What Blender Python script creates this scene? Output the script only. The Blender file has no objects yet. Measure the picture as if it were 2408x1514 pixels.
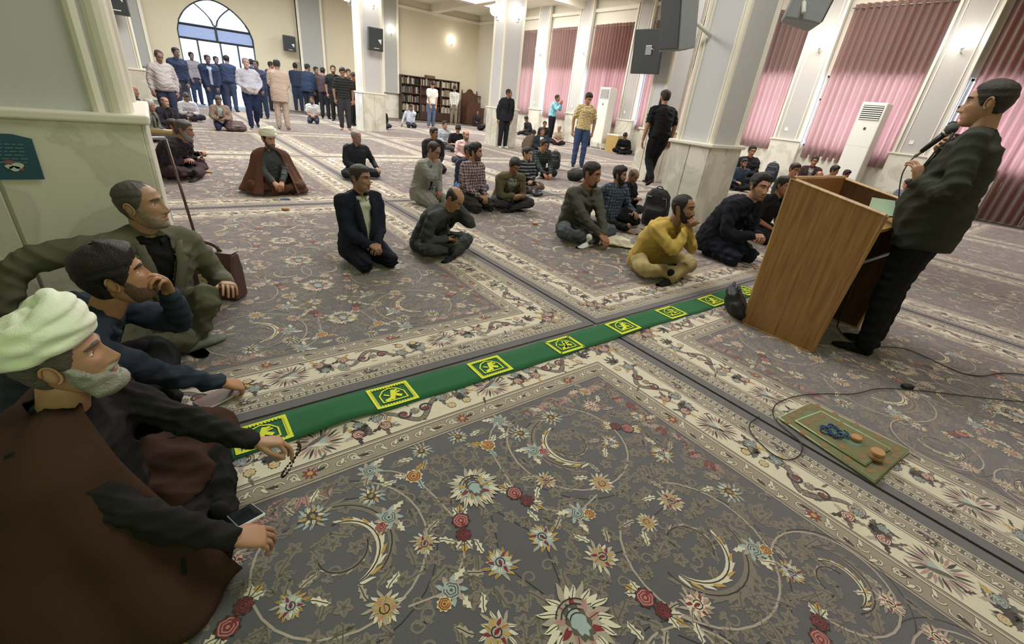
import bpy, bmesh, math, random, time
import numpy as np
from mathutils import Vector, Matrix, Euler
T0 = time.time()
rnd = random.Random(11)
PI = math.pi
sc = bpy.context.scene
COL = sc.collection

# ------------------------------------------------------------------ camera
F_PX, CX, CY, EYE = 1030.0, 1204.0, 757.0, 1.35          # image taken as 2408 x 1514
def _ray(u, v): return np.array([(u-CX)/F_PX, -(v-CY)/F_PX, -1.0])
def _n(a): return a/np.linalg.norm(a)
_ax = _n(_ray(2670, 406)); _ay = _n(_ray(345, 145)); _az = _n(np.cross(_ax, _ay))
_U, _S, _V = np.linalg.svd(np.stack([_ax, _ay, _az])); RCAM = _U @ _V      # world = RCAM @ camera
CAMP = np.array([0, 0, EYE])
def fl(u, v, z=0.0):
    d = RCAM @ _ray(u, v); return CAMP + d*((z-EYE)/d[2])
def onX(u, v, x): d = RCAM @ _ray(u, v); return CAMP + d*(x/d[0])
def onY(u, v, y): d = RCAM @ _ray(u, v); return CAMP + d*(y/d[1])
cam = bpy.data.cameras.new('camera'); cam.sensor_width = 36; cam.sensor_fit = 'HORIZONTAL'
cam.lens = F_PX/2408*36; cam.clip_start = 0.03; cam.clip_end = 300
camo = bpy.data.objects.new('camera', cam); COL.objects.link(camo)
camo.matrix_world = Matrix.Translation(Vector(CAMP)) @ Matrix(RCAM.tolist()).to_4x4()
sc.camera = camo

# ------------------------------------------------------------------ light
w = bpy.data.worlds.new('sky'); sc.world = w; w.use_nodes = True
bg = w.node_tree.nodes['Background']; bg.inputs[0].default_value = (0.60, 0.74, 1.0, 1); bg.inputs[1].default_value = 10.0
sc.view_settings.view_transform = 'Standard'; sc.view_settings.look = 'None'
sc.view_settings.gamma = 1.0; sc.view_settings.use_curve_mapping = False
sc.view_settings.exposure = 0.12
sc.cycles.use_denoising = True
sc.cycles.use_adaptive_sampling = True; sc.cycles.adaptive_threshold = .02
sc.cycles.max_bounces = 6; sc.cycles.diffuse_bounces = 4; sc.cycles.glossy_bounces = 2
sc.cycles.transmission_bounces = 3; sc.cycles.transparent_max_bounces = 8
sc.cycles.sample_clamp_indirect = 4.0; sc.cycles.caustics_reflective = False; sc.cycles.caustics_refractive = False

# ceiling fluorescent fittings of the hall: (x, y, length x, length y, watts, colour)
CEIL = 5.35
CEIL_LAMPS = [(3.0, 9.5, 4.0, 4.0, 740, (1.0, .965, .91)), (3.0, 18.5, 5.0, 4.0, 820, (.97, .975, .95)),
              (12.0, 6.0, 3.0, 4.0, 570, (1.0, .965, .91)), (12.0, 17.0, 3.5, 6.0, 930, (1.0, .965, .91)),
              (3.4, 1.4, 2.4, 2.0, 165, (1.0, .98, .92))]
for i, (x, y, sx, sy, wt, c) in enumerate(CEIL_LAMPS):
    L = bpy.data.lights.new('ceiling_light', 'AREA'); L.shape = 'RECTANGLE'; L.size = sx; L.size_y = sy
    L.energy = wt; L.color = c
    o = bpy.data.objects.new('ceiling_light', L); o.location = (x, y, CEIL-.06); COL.objects.link(o)
# green neon of the prayer niche on the near left, out of the frame
L = bpy.data.lights.new('niche_neon', 'AREA'); L.shape = 'RECTANGLE'; L.size = .5; L.size_y = 1.6; L.energy = 11; L.color = (.55, 1.0, .42)
o = bpy.data.objects.new('niche_neon', L); o.location = (-.55, -.35, 1.9); COL.objects.link(o)
o.rotation_euler = Vector((.8, 2.6, -1.3)).to_track_quat('-Z', 'Y').to_euler()

# ------------------------------------------------------------------ helpers
def C(h, a=1.0):
    r = [int(h[i:i+2], 16)/255 for i in (0, 2, 4)]
    return tuple(((x/12.92) if x <= .04045 else ((x+.055)/1.055)**2.4) for x in r) + (a,)
_M = {}
def mat(name, col, rough=.8, var=0.0, vscale=8.0, bump=0.0, bscale=60.0, metal=0.0, spec=.5, emit=None, estr=0.0, trans=0.0, alpha=1.0, sheen=0.0):
    if name in _M: return _M[name]
    m = bpy.data.materials.new(name); m.use_nodes = True; nt = m.node_tree; b = nt.nodes['Principled BSDF']
    col = C(col) if isinstance(col, str) else tuple(col)
    b.inputs['Base Color'].default_value = col; b.inputs['Roughness'].default_value = rough
    b.inputs['Metallic'].default_value = metal; b.inputs['Specular IOR Level'].default_value = spec
    if sheen: b.inputs['Sheen Weight'].default_value = sheen
    if trans: b.inputs['Transmission Weight'].default_value = trans
    if alpha < 1: b.inputs['Alpha'].default_value = alpha
    if emit: b.inputs['Emission Color'].default_value = emit; b.inputs['Emission Strength'].default_value = estr
    if var or bump:
        tc = nt.nodes.new('ShaderNodeTexCoord')
    if var:
        n = nt.nodes.new('ShaderNodeTexNoise'); n.inputs['Scale'].default_value = vscale; n.inputs['Detail'].default_value = 5
        nt.links.new(tc.outputs['Object'], n.inputs['Vector'])
        mx = nt.nodes.new('ShaderNodeMix'); mx.data_type = 'RGBA'
        mx.inputs[6].default_value = tuple(c*(1-var) for c in col[:3])+(1,); mx.inputs[7].default_value = tuple(min(1, c*(1+var)) for c in col[:3])+(1,)
        nt.links.new(n.outputs['Fac'], mx.inputs[0]); nt.links.new(mx.outputs[2], b.inputs['Base Color'])
    if bump:
        n2 = nt.nodes.new('ShaderNodeTexNoise'); n2.inputs['Scale'].default_value = bscale; n2.inputs['Detail'].default_value = 4
        nt.links.new(tc.outputs['Object'], n2.inputs['Vector'])
        bp = nt.nodes.new('ShaderNodeBump'); bp.inputs['Strength'].default_value = bump; bp.inputs['Distance'].default_value = .01
        nt.links.new(n2.outputs['Fac'], bp.inputs['Height']); nt.links.new(bp.outputs['Normal'], b.inputs['Normal'])
    _M[name] = m; return m

class MB:
    """collects shapes that become ONE mesh object"""
    def __init__(s): s.v = []; s.f = []; s.m = []
    def add(s, V, F, mi=0):
        o = len(s.v); s.v += [tuple(map(float, p)) for p in V]; s.f += [tuple(i+o for i in f) for f in F]; s.m += [mi]*len(F); return s
    def box(s, x0, x1, y0, y1, z0, z1, mi=0, M=None):
        V = [(x, y, z) for z in (z0, z1) for y in (y0, y1) for x in (x0, x1)]
        if M is not None: V = [tuple(M @ Vector(p)) for p in V]
        return s.add(V, [(0, 2, 3, 1), (4, 5, 7, 6), (0, 1, 5, 4), (2, 6, 7, 3), (0, 4, 6, 2), (1, 3, 7, 5)], mi)
    def prism(s, poly, a0, a1, axis=2, mi=0):
        n = len(poly); V = []
        for a in (a0, a1):
            for p in poly:
                q = list(p); q.insert(axis, a); V.append(q)
        F = [tuple(range(n))[::-1], tuple(range(n, 2*n))] + [(i, (i+1) % n, n+(i+1) % n, n+i) for i in range(n)]
        return s.add(V, F, mi)
    def tube(s, pts, r, n=8, mi=0, cap=True):
        P = np.array(pts, float); R = np.broadcast_to(np.array(r, float), (len(P),))
        V, F = sweep(P, R, R, n); return s.add(V, F, mi)
    def lathe(s, prof, n=24, c=(0, 0, 0), mi=0):
        V = []; F = []
        for (r, z) in prof:
            for k in range(n):
                a = 2*PI*k/n; V.append((c[0]+r*math.cos(a), c[1]+r*math.sin(a), c[2]+z))
        for i in range(len(prof)-1):
            for k in range(n): F.append((i*n+k, i*n+(k+1) % n, (i+1)*n+(k+1) % n, (i+1)*n+k))
        F.append(tuple(range(n))[::-1]); F.append(tuple((len(prof)-1)*n+k for k in range(n)))
        return s.add(V, F, mi)
    def sph(s, c, r, n=12, m=8, mi=0, M=None):
        r = (r,)*3 if not hasattr(r, '__len__') else r
        V, F = uvs(n, m); V = V*np.array(r)
        if M is not None: V = V @ np.array(M).T
        return s.add(V+np.array(c), F, mi)
    def build(s, name, mats, parent=None, smooth=False, loc=None):
        me = bpy.data.meshes.new(name); me.from_pydata(s.v, [], s.f)
        if not isinstance(mats, (list, tuple)): mats = [mats]
        for m in mats: me.materials.append(m)
        if any(s.m): me.polygons.foreach_set('material_index', s.m)
        if smooth: me.polygons.foreach_set('use_smooth', [True]*len(s.f))
        bm = bmesh.new(); bm.from_mesh(me); bmesh.ops.recalc_face_normals(bm, faces=bm.faces); bm.to_mesh(me); bm.free()
        o = bpy.data.objects.new(name, me); COL.objects.link(o)
        if parent is not None: o.parent = parent
        if loc is not None: o.location = loc
        return o
def uvs(n, m):
    V = [(0, 0, 1)]
    for i in range(1, m):
        t = PI*i/m
        for k in range(n): a = 2*PI*k/n; V.append((math.sin(t)*math.cos(a), math.sin(t)*math.sin(a), math.cos(t)))
    V.append((0, 0, -1)); F = []
    for k in range(n): F.append((0, 1+k, 1+(k+1) % n))
    for i in range(m-2):
        for k in range(n): F.append((1+i*n+k, 1+(i+1)*n+k, 1+(i+1)*n+(k+1) % n, 1+i*n+(k+1) % n))
    l = len(V)-1
    for k in range(n): F.append((l, 1+(m-2)*n+(k+1) % n, 1+(m-2)*n+k))
    return np.array(V), F
def frames(P, side=None):
    T = np.zeros_like(P); T[1:-1] = P[2:]-P[:-2]; T[0] = P[1]-P[0]; T[-1] = P[-1]-P[-2]
    T /= np.linalg.norm(T, axis=1)[:, None]+1e-12
    S = np.zeros_like(P); s = np.array(side, float) if side is not None else (np.array([1., 0, 0]) if abs(T[0][0]) < .8 else np.array([0, 1., 0]))
    for i in range(len(P)):
        s = s - T[i]*np.dot(s, T[i]); s /= np.linalg.norm(s)+1e-12; S[i] = s
    return T, S, np.cross(T, S)
def sweep(P, A, B, n=10, side=None, cap=True, pw=2.0):
    """closed tube along P; A half width along 'side', B half width along tangent x side"""
    T, S, U = frames(P, side); k = np.arange(n)*2*PI/n
    c, s_ = np.cos(k), np.sin(k)
    if pw != 2.0:
        c = np.sign(c)*np.abs(c)**(2/pw); s_ = np.sign(s_)*np.abs(s_)**(2/pw)
    V = (P[:, None, :] + A[:, None, None]*c[None, :, None]*S[:, None, :] + B[:, None, None]*s_[None, :, None]*U[:, None, :]).reshape(-1, 3)
    m = len(P); F = [(i*n+j, i*n+(j+1) % n, (i+1)*n+(j+1) % n, (i+1)*n+j) for i in range(m-1) for j in range(n)]
    if cap: F += [tuple(range(n))[::-1], tuple((m-1)*n+j for j in range(n))]
    return V, F
def empty(name, loc=(0, 0, 0), rz=0):
    o = bpy.data.objects.new(name, None); o.empty_display_size = .1; o.location = loc; o.rotation_euler = (0, 0, rz); COL.objects.link(o); return o
def tag(o, label, cat, group=None, kind=None):
    if label: o['label'] = label
    if cat: o['category'] = cat
    if group: o['group'] = group
    if kind: o['kind'] = kind
    return o
def struct(o, label=None, cat=None): return tag(o, label, cat, kind='structure')
def smin(a, b, t): return a+(b-a)*t
def sstep(a, b, x):
    t = np.clip((x-a)/(b-a), 0, 1); return t*t*(3-2*t)
def bevel(o, wd=.01, seg=2):
    m = o.modifiers.new('bevel', 'BEVEL'); m.width = wd; m.segments = seg; m.limit_method = 'ANGLE'; return o
# ------------------------------------------------------------------ setting
M_wall = mat('cream_wall', 'd3cbb4', .85, .03, 2.0); M_wallR = mat('white_wall', 'dcd8cc', .85, .03, 2.0)
M_ceil = mat('ceiling_paint', 'e2ddd0', .9)
M_panel = mat('pillar_panel', 'c6c6c8', .75, .03, 3.0, .05, 200); M_mould = mat('white_moulding', 'e6e2d4', .6)
def marble():
    m = mat('pale_marble', 'd8d5c8', .35); nt = m.node_tree; b = nt.nodes['Principled BSDF']
    tc = nt.nodes.new('ShaderNodeTexCoord'); n = nt.nodes.new('ShaderNodeTexNoise'); n.inputs['Scale'].default_value = 1.6; n.inputs['Detail'].default_value = 9; n.inputs['Distortion'].default_value = 1.8
    nt.links.new(tc.outputs['Object'], n.inputs['Vector'])
    r = nt.nodes.new('ShaderNodeValToRGB'); e = r.color_ramp.elements
    e[0].position = .36; e[0].color = C('c4c1b4'); e[1].position = .52; e[1].color = C('dbd8cc')
    x = e.new(.44); x.color = C('cfccbf'); x = e.new(.475); x.color = C('c9c6b9'); x = e.new(.49); x.color = C('d6d3c6')
    nt.links.new(n.outputs['Fac'], r.inputs[0]); nt.links.new(r.outputs[0], b.inputs['Base Color']); return m
M_marb = marble()
M_dark = mat('dark_speaker', '474c50', .55, .05, 20, .15, 300); M_black = mat('black_plastic', '17181a', .5)
M_metal = mat('grey_metal', '9a9c9e', .4, metal=.6); M_white = mat('white_plastic', 'e4e4de', .45)
def bulb_mat():
    m = mat('lit_bulb', 'fff4dc', .5, emit=(1.0, .95, .84, 1), estr=9.0); return m
M_bulb = bulb_mat()

XW, YW = 15.15, 24.5          # right (curtain) wall, back wall
FX0, FX1, FY0 = -3.9, XW, -2.4
struct(MB().box(FX0, FX1+.3, FY0, YW+.3, -.2, -.014).build('floor', mat('floor_stone', '6d675f', .8)), 'stone floor under the carpets', 'floor')
# ceiling with beams
cl = struct(MB().box(FX0, FX1+.3, FY0, YW+.3, CEIL, CEIL+.2).build('ceiling', M_ceil), 'cream plastered ceiling with crossing beams', 'ceiling')
for x in (5.95, 9.3, 12.4): MB().box(x-.2, x+.2, FY0, YW, CEIL-.3, CEIL).build('beam', M_ceil, cl)
for y in (3.5, 7.1, 13.2, 16.3, 20.4): MB().box(FX0, XW, y-.2, y+.2, CEIL-.28, CEIL).build('beam', M_ceil, cl)
for (x, y, sx, sy, wt, c) in CEIL_LAMPS:
    t = tag(empty('ceiling_fitting', (x, y, CEIL)), 'flat ceiling light fitting', 'light', 'ceiling light fittings')
    MB().box(-sx/2-.03, sx/2+.03, -sy/2-.03, sy/2+.03, -.045, 0).build('housing', M_white, t)
# near and left walls, behind and beside the camera
struct(MB().box(FX0-.25, FX0, FY0-.25, YW, -.2, CEIL).build('wall_left', M_wall), 'cream left wall', 'wall')
struct(MB().box(FX0-.25, XW+.3, FY0-.25, FY0, -.2, CEIL).build('wall_front', M_wall), 'cream wall behind the camera', 'wall')
# back wall with the arched doorway
AX0, AX1, ASP = 1.27, 3.93, 2.62
def arch_z(x, x0, x1, sp, rise):
    u = (x-(x0+x1)/2)/((x1-x0)/2); return sp+rise*max(0.0, 1-abs(u)**1.75)**.62
n = 24; top = [(AX0+(AX1-AX0)*i/n, arch_z(AX0+(AX1-AX0)*i/n, AX0, AX1, ASP, 1.2)) for i in range(n+1)]
m = MB()
m.box(FX0, AX0, YW, YW+.3, -.2, CEIL); m.box(AX1, XW+.3, YW, YW+.3, -.2, CEIL)
for i in range(n):
    (xa, za), (xb, zb) = top[i], top[i+1]
    V = [(xa, YW, za), (xb, YW, zb), (xb, YW, CEIL), (xa, YW, CEIL), (xa, YW+.3, za), (xb, YW+.3, zb), (xb, YW+.3, CEIL), (xa, YW+.3, CEIL)]
    m.add(V, [(0, 1, 2, 3), (4, 7, 6, 5), (0, 4, 5, 1), (3, 2, 6, 7)])
wb = struct(m.build('wall_back', M_wall), 'cream back wall with arched doorway', 'wall')
# pilasters on the back wall: grey panel, white bead, marble foot
M_grey = mat('grey_pilaster', 'a9aba9', .8)
for (xa, xb) in ((5.72, 6.8), (9.55, 10.4), (-.6, .3)):
    p = MB(); p.box(xa, xb, YW-.16, YW, 1.18, CEIL); p.build('pilaster', M_grey, wb)
    MB().box(xa, xa+.1, YW-.19, YW, 1.18, CEIL).build('bead', M_mould, wb); MB().box(xb-.1, xb, YW-.19, YW, 1.18, CEIL).build('bead', M_mould, wb)
for (xa, xb) in ((FX0, AX0-.1), (AX1+.1, XW)):
    MB().box(xa, xb, YW-.22 if False else YW-.03, YW, 0, 1.14).build('marble_dado', M_marb, wb)
    MB().box(xa, xb, YW-.06, YW, 1.14, 1.19).build('dado_cap', M_mould, wb)
# arched door: dark frame, glass panes, blue banner panes
M_frame = mat('dark_door_frame', '2b3038', .5); M_glass = mat('clear_glass', 'e8f2ff', .05, trans=1.0, alpha=.35)
M_ban = mat('blue_banner', '8fa3d2', .7, alpha=.86)
d = struct(empty('door_1', ((AX0+AX1)/2, YW+.12, 0)), 'arched glass door with dark frame and blue banner across it', 'door')
dx = (AX0+AX1)/2
fr = MB(); fw = .055
def bar(x0, z0, x1, z1, w_=fw): fr.tube([(x0-dx, 0, z0), (x1-dx, 0, z1)], w_*.6, 6)
for i in range(n): bar(*top[i], *top[i+1], .09)
bar(AX0, 0, AX0, ASP, .09); bar(AX1, 0, AX1, ASP, .09)
Z1, Z2 = 2.84, 2.36
for z in (Z1, Z2): bar(AX0+.03, z, AX1-.03, z, .08)
bar(dx, Z2, dx, Z1+.1, .08)
for s in (-1, 1):
    q = [(dx+s*(.05+.62*t**1.3), Z1+.08+.72*t**.75) for t in np.linspace(0, 1, 7)]
    for a, b_ in zip(q[:-1], q[1:]): bar(*a, *b_, .05)
for x in (AX0+.62, dx+.08, AX1-.62): bar(x, 0, x, Z2, .07)
for z in (.95,): bar(AX0, z, AX0+.62, z); bar(AX1-.62, z, AX1, z)
fr.build('frame', M_frame, d)
for (a, b_, z0, z1) in ((AX0, AX0+.62, .02, Z2), (AX1-.62, AX1, .02, Z2), (dx+.08, AX1-.62, .02, Z2)):
    MB().box(a+.03-dx, b_-.03-dx, -.004, .004, z0, z1).build('pane', M_glass, d)
bn = MB().box(AX0+.05-dx, AX1-.05-dx, -.008, .008, Z2+.04, Z1-.04).build('banner', M_ban, d)
MB().add([(AX0+.07-dx, 0, Z1+.04), (AX1-.07-dx, 0, Z1+.04), (AX1-.2-dx, 0, Z1+.26), (AX0+.14-dx, 0, Z1+.34)], [(0, 1, 2, 3)]).build('banner', M_ban, d)
tx = MB()
for row in range(3):                                              # rows of small pale script strokes
    x = -.95
    while x < 1.0:
        wd = rnd.uniform(.03, .1); z = Z2+.14+.1*row
        if abs(x) > .08: tx.tube([(x+wd*t, -.012, z+.018*math.sin(6*t+row)) for t in np.linspace(0, 1, 5)], .006, 4)
        x += wd+rnd.uniform(.015, .05)
tx.build('script_line', mat('pale_script', 'dfe8f4', .8), bn)
MB().prism([(x-dx, z) for x, z in top if z > Z1+.02][1:-1], -.004, .004, 1).build('pane', M_glass, d)
# paving outside the door
struct(MB().box(-6, 12, YW+.3, YW+14, -.25, -.02).build('floor_outside', mat('outdoor_paving', 'b9b3a8', .9)), 'pale paving outside the arched door', 'floor')

# right wall with window openings, pilasters, curtains
PILC = [21.7, 18.62, 15.92, 12.85, 9.72, 6.57, 3.53, .45, -2.6]
WZ0, WZ1 = 1.08, 2.9
wr = MB(); wr.box(XW, XW+.3, FY0, YW, -.2, WZ0); wr.box(XW, XW+.3, FY0, YW, WZ1, CEIL)
for c in PILC: wr.box(XW, XW+.3, c-.38, c+.38, WZ0, WZ1)
wr.box(XW, XW+.3, PILC[0]+.3, YW, WZ0, WZ1)
wr = struct(wr.build('wall_right', M_wallR), 'white wall with tall curtained windows', 'wall')
for c in PILC[:-1]:
    MB().box(XW-.2, XW, c-.36, c+.36, 1.2, CEIL).build('pilaster', mat('pilaster_grey', 'b6b4b2', .8), wr)
    for s in (-1, 1):
        MB().box(XW-.235, XW-.12, c+s*.36-.028, c+s*.36+.028, 1.2, CEIL).build('bead', M_mould, wr)
        MB().box(XW-.215, XW-.18, c+s*.25-.012, c+s*.25+.012, 1.2, CEIL).build('bead', M_mould, wr)
    MB().box(XW-.24, XW, c-.42, c+.42, 0, 1.17).build('marble_dado', M_marb, wr)
    MB().box(XW-.27, XW, c-.45, c+.45, 1.17, 1.21).build('dado_cap', M_mould, wr)
    so = MB(); so.box(XW-.212, XW-.2, c+.05, c+.14, 1.42, 1.51); so.build('socket', M_white, wr)
MB().box(XW-.05, XW, FY0, YW, 0, .86).build('marble_dado', M_marb, wr)
MB().box(XW-.1, XW, FY0, YW, CEIL-.42, CEIL-.3).build('cornice', M_mould, wr)
MB().box(-3.9, XW, YW-.1, YW, CEIL-.42, CEIL-.3).build('cornice', M_mould, wb)
M_pane = mat('window_pane', 'f4f7ff', .1, alpha=.25)
def curtain_mat():
    m = bpy.data.materials.new('curtain_cloth'); m.use_nodes = True; nt = m.node_tree; nt.nodes.clear()
    o = nt.nodes.new('ShaderNodeOutputMaterial'); dfs = nt.nodes.new('ShaderNodeBsdfDiffuse'); tr = nt.nodes.new('ShaderNodeBsdfTranslucent')
    dfs.inputs[0].default_value = C('7f7876'); tr.inputs[0].default_value = C('da9a8c')
    mx = nt.nodes.new('ShaderNodeMixShader'); mx.inputs[0].default_value = .42
    nt.links.new(dfs.outputs[0], mx.inputs[1]); nt.links.new(tr.outputs[0], mx.inputs[2]); nt.links.new(mx.outputs[0], o.inputs[0]); return m
M_curt = curtain_mat()
def curtain(ya, yb, zb, zt, label):
    t = tag(empty('curtain', (XW-.1, (ya+yb)/2, zb)), label, 'curtain', 'tall grey and pink window curtains')
    nf = max(5, int((yb-ya)/.155)); ny = nf*8; nz = 14; V = []; F = []
    r = random.Random(int(ya*10)); ph = [r.uniform(-.5, .5) for _ in range(nf+2)]
    for i in range(nz+1):
        h = i/nz
        for j in range(ny+1):
            u = j/ny; k = u*nf; p = ph[int(k)]*(1-(k % 1))+ph[int(k)+1]*(k % 1)
            V.append((-.075*(.75+.5*ph[int(k)])*math.sin(2*PI*k+p*.9*(1-h))-.02*math.sin(7*u+4*h), (u-.5)*(yb-ya), h*(zt-zb)))
    for i in range(nz):
        for j in range(ny): F.append((i*(ny+1)+j, i*(ny+1)+j+1, (i+1)*(ny+1)+j+1, (i+1)*(ny+1)+j))
    MB().add(V, F).build('cloth', M_curt, t, True)
    MB().tube([(0, -(yb-ya)/2-.05, zt-zb-.09), (0, (yb-ya)/2+.05, zt-zb-.09)], .014, 8).build('rod', M_metal, t, True)
    for k in range(nf):
        y = (k+.5)/nf*(yb-ya)-(yb-ya)/2
        g = MB(); g.tube([(-.0+.03*math.cos(a), y, zt-zb-.09+.03*math.sin(a)) for a in np.linspace(0, 2*PI, 9)], .006, 5); g.build('ring', M_metal, t, True)
wl = ['in the far corner beside the minbar', 'behind the raised-hands man in light blue', 'behind the first floor-standing air conditioner', 'behind the tilted television', 'right of the near right pillar', 'behind the air conditioner by the lectern', 'at the far right behind the speaker', 'beyond the right edge']
for i in range(8):
    y1, y0 = PILC[i]-.38, PILC[i+1]+.38
    wd = struct(empty('window_%d' % (i+1), (XW+.15, (y0+y1)/2, WZ0)), 'tall window with plain glass behind a curtain', 'window')
    h = (y1-y0)/2; f_ = MB()
    for (a, b_) in ((-h, -h+.05), (h-.05, h), (-.03, .03)): f_.box(-.03, .03, a, b_, 0, WZ1-WZ0)
    for z in (0, 1.2, WZ1-WZ0-.05): f_.box(-.03, .03, -h, h, z, z+.05)
    f_.build('window_frame', M_white, wd)
    for (a, b_) in ((-h+.05, -.03), (.03, h-.05)):
        MB().box(-.003, .003, a, b_, .05, WZ1-WZ0-.05).build('pane', M_pane, wd)
    zb = .9 if i < 5 else (.78 if i == 5 else .03)
    curtain(y0+.0, y1-.12, zb, 4.5, 'pleated grey-pink curtain '+wl[i])

# pillars
def pillar(x0, x1, y0, y1, zc, label, k_=.55):
    t = struct(empty('pillar', ((x0+x1)/2, (y0+y1)/2, 0)), label, 'pillar'); hx, hy = (x1-x0)/2, (y1-y0)/2
    MB().box(-hx+.04, hx-.04, -hy+.04, hy-.04, zc, CEIL-.0).build('shaft', M_panel, t)
    for sx in (-1, 1):
        for sy in (-1, 1):
            c = MB(); cx, cy = sx*(hx-.055*k_-.012), sy*(hy-.055*k_-.012)
            c.prism([(cx+.05*k_*math.cos(a), cy+.05*k_*math.sin(a)) for a in np.linspace(0, 2*PI, 13)[:-1]], zc, CEIL)
            for (dx_, dy_) in ((-sx*.085*k_, 0), (0, -sy*.085*k_)):
                ex, ey = (sx*(hx-.04) if dx_ == 0 else cx+dx_), (sy*(hy-.04) if dy_ == 0 else cy+dy_)
                c.prism([(ex+.026*k_*math.cos(a), ey+.026*k_*math.sin(a)) for a in np.linspace(0, 2*PI, 9)[:-1]], zc, CEIL)
            c.build('corner_moulding', M_mould, t, False)
    MB().box(-hx, hx, -hy, hy, 0, zc-.03).build('dado_core', M_marb, t)
    for s in (-1, 1):                                             # two marble slabs to each face, open joint between
        for k in (-1, 1):
            bevel(MB().box(*sorted((k*.008, k*hx)), *sorted((s*hy, s*(hy+.02))), 0.08, zc-.03).build('marble_slab', M_marb, t), .004)
            bevel(MB().box(*sorted((s*hx, s*(hx+.02))), *sorted((k*.008, k*hy)), 0.08, zc-.03).build('marble_slab', M_marb, t), .004)
    MB().box(-hx-.03, hx+.03, -hy-.03, hy+.03, 0, .08).build('skirting', M_marb, t)
    b = MB().box(-hx-.045, hx+.045, -hy-.045, hy+.045, zc-.03, zc+.015).build('dado_cap', M_mould, t); bevel(b, .012, 3)
    return t
PN = pillar(-1.25, -.08, 3.17, 4.3, 1.085, 'huge pale pillar on the left with a blue poster on its marble foot', 1.0)
PR = pillar(5.62, 6.36, 3.34, 3.92, 1.12, 'near right pillar behind the man in the yellow shirt')
PR2 = pillar(8.98, 9.75, 6.72, 7.2, 1.13, 'pillar behind the walking man in black, carrying a television')
P1 = pillar(5.54, 6.28, 15.9, 16.64, 1.17, 'slim far pillar with a small loudspeaker facing the camera')
P2 = pillar(8.83, 9.6, 12.83, 13.5, 1.16, 'far pillar beside the standing man in a dark suit')
PL2 = pillar(-1.3, -.06, 15.3, 16.3, 1.17, 'white pillar seen past the edge of the huge left pillar')

# sconces: cup, bulb, point light
def sconce(x, y, z, nx, ny, label, e=4.0, vis=True):
    t = tag(empty('wall_sconce', (x, y, z)), label, 'wall lamp', 'lit wall sconces')
    MB().tube([(0, 0, -.12), (nx*.1, ny*.1, -.12), (nx*.1, ny*.1, -.06)], .012, 6).build('arm', M_metal, t)
    MB().lathe([(.02, -.06), (.05, -.02), (.055, 0)], 12, (nx*.1, ny*.1, 0)).build('cup', M_white, t, True)
    MB().sph((nx*.16, ny*.16, .12), .15, 16, 12).build('bulb', M_bulb, t, True)
    L = bpy.data.lights.new('sconce_light', 'POINT'); L.energy = e; L.color = (1.0, .90, .74); L.shadow_soft_size = .1
    o = bpy.data.objects.new('sconce_light', L); o.location = (x+nx*.4, y+ny*.4, z+.12); COL.objects.link(o)
for (u, v, lb) in ((1269, 120, 'lit sconce on the wall pilaster left of the light-blue shirt man'), (1373, 117, 'lit sconce on the wall pilaster above the yellow plaid shirt man'),
                   (1930, 105, 'lit sconce on the pilaster above the seated crowd by the right wall'), (2268, 103, 'lit sconce on the pilaster above the speaker')):
    p = onX(u, v, XW-.3); sconce(XW-.2, p[1], p[2]-.05, -1, 0, lb)
p = onY(1063, 98, YW-.1); sconce(p[0], YW, p[2]-.05, 0, -1, 'lit sconce on the cream back wall above the bookcase')
p = onY(921, 73, YW-.26); sconce(p[0], YW-.16, p[2]-.05, 0, -1, 'lit sconce on the back wall pilaster right of the slim pillar')
sconce(5.45, 16.25, 3.62, -1, 0, 'lit sconce on the left face of the slim far pillar'); sconce(5.95, 15.84, 3.6, 0, -1, 'lit sconce on the near face of the slim far pillar')
sconce(8.8, 13.15, 3.62, -1, 0, 'lit sconce on the left face of the pillar behind the dark suit man'); sconce(9.2, 12.78, 3.62, 0, -1, 'lit sconce on the near face of the pillar behind the dark suit man')

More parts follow.
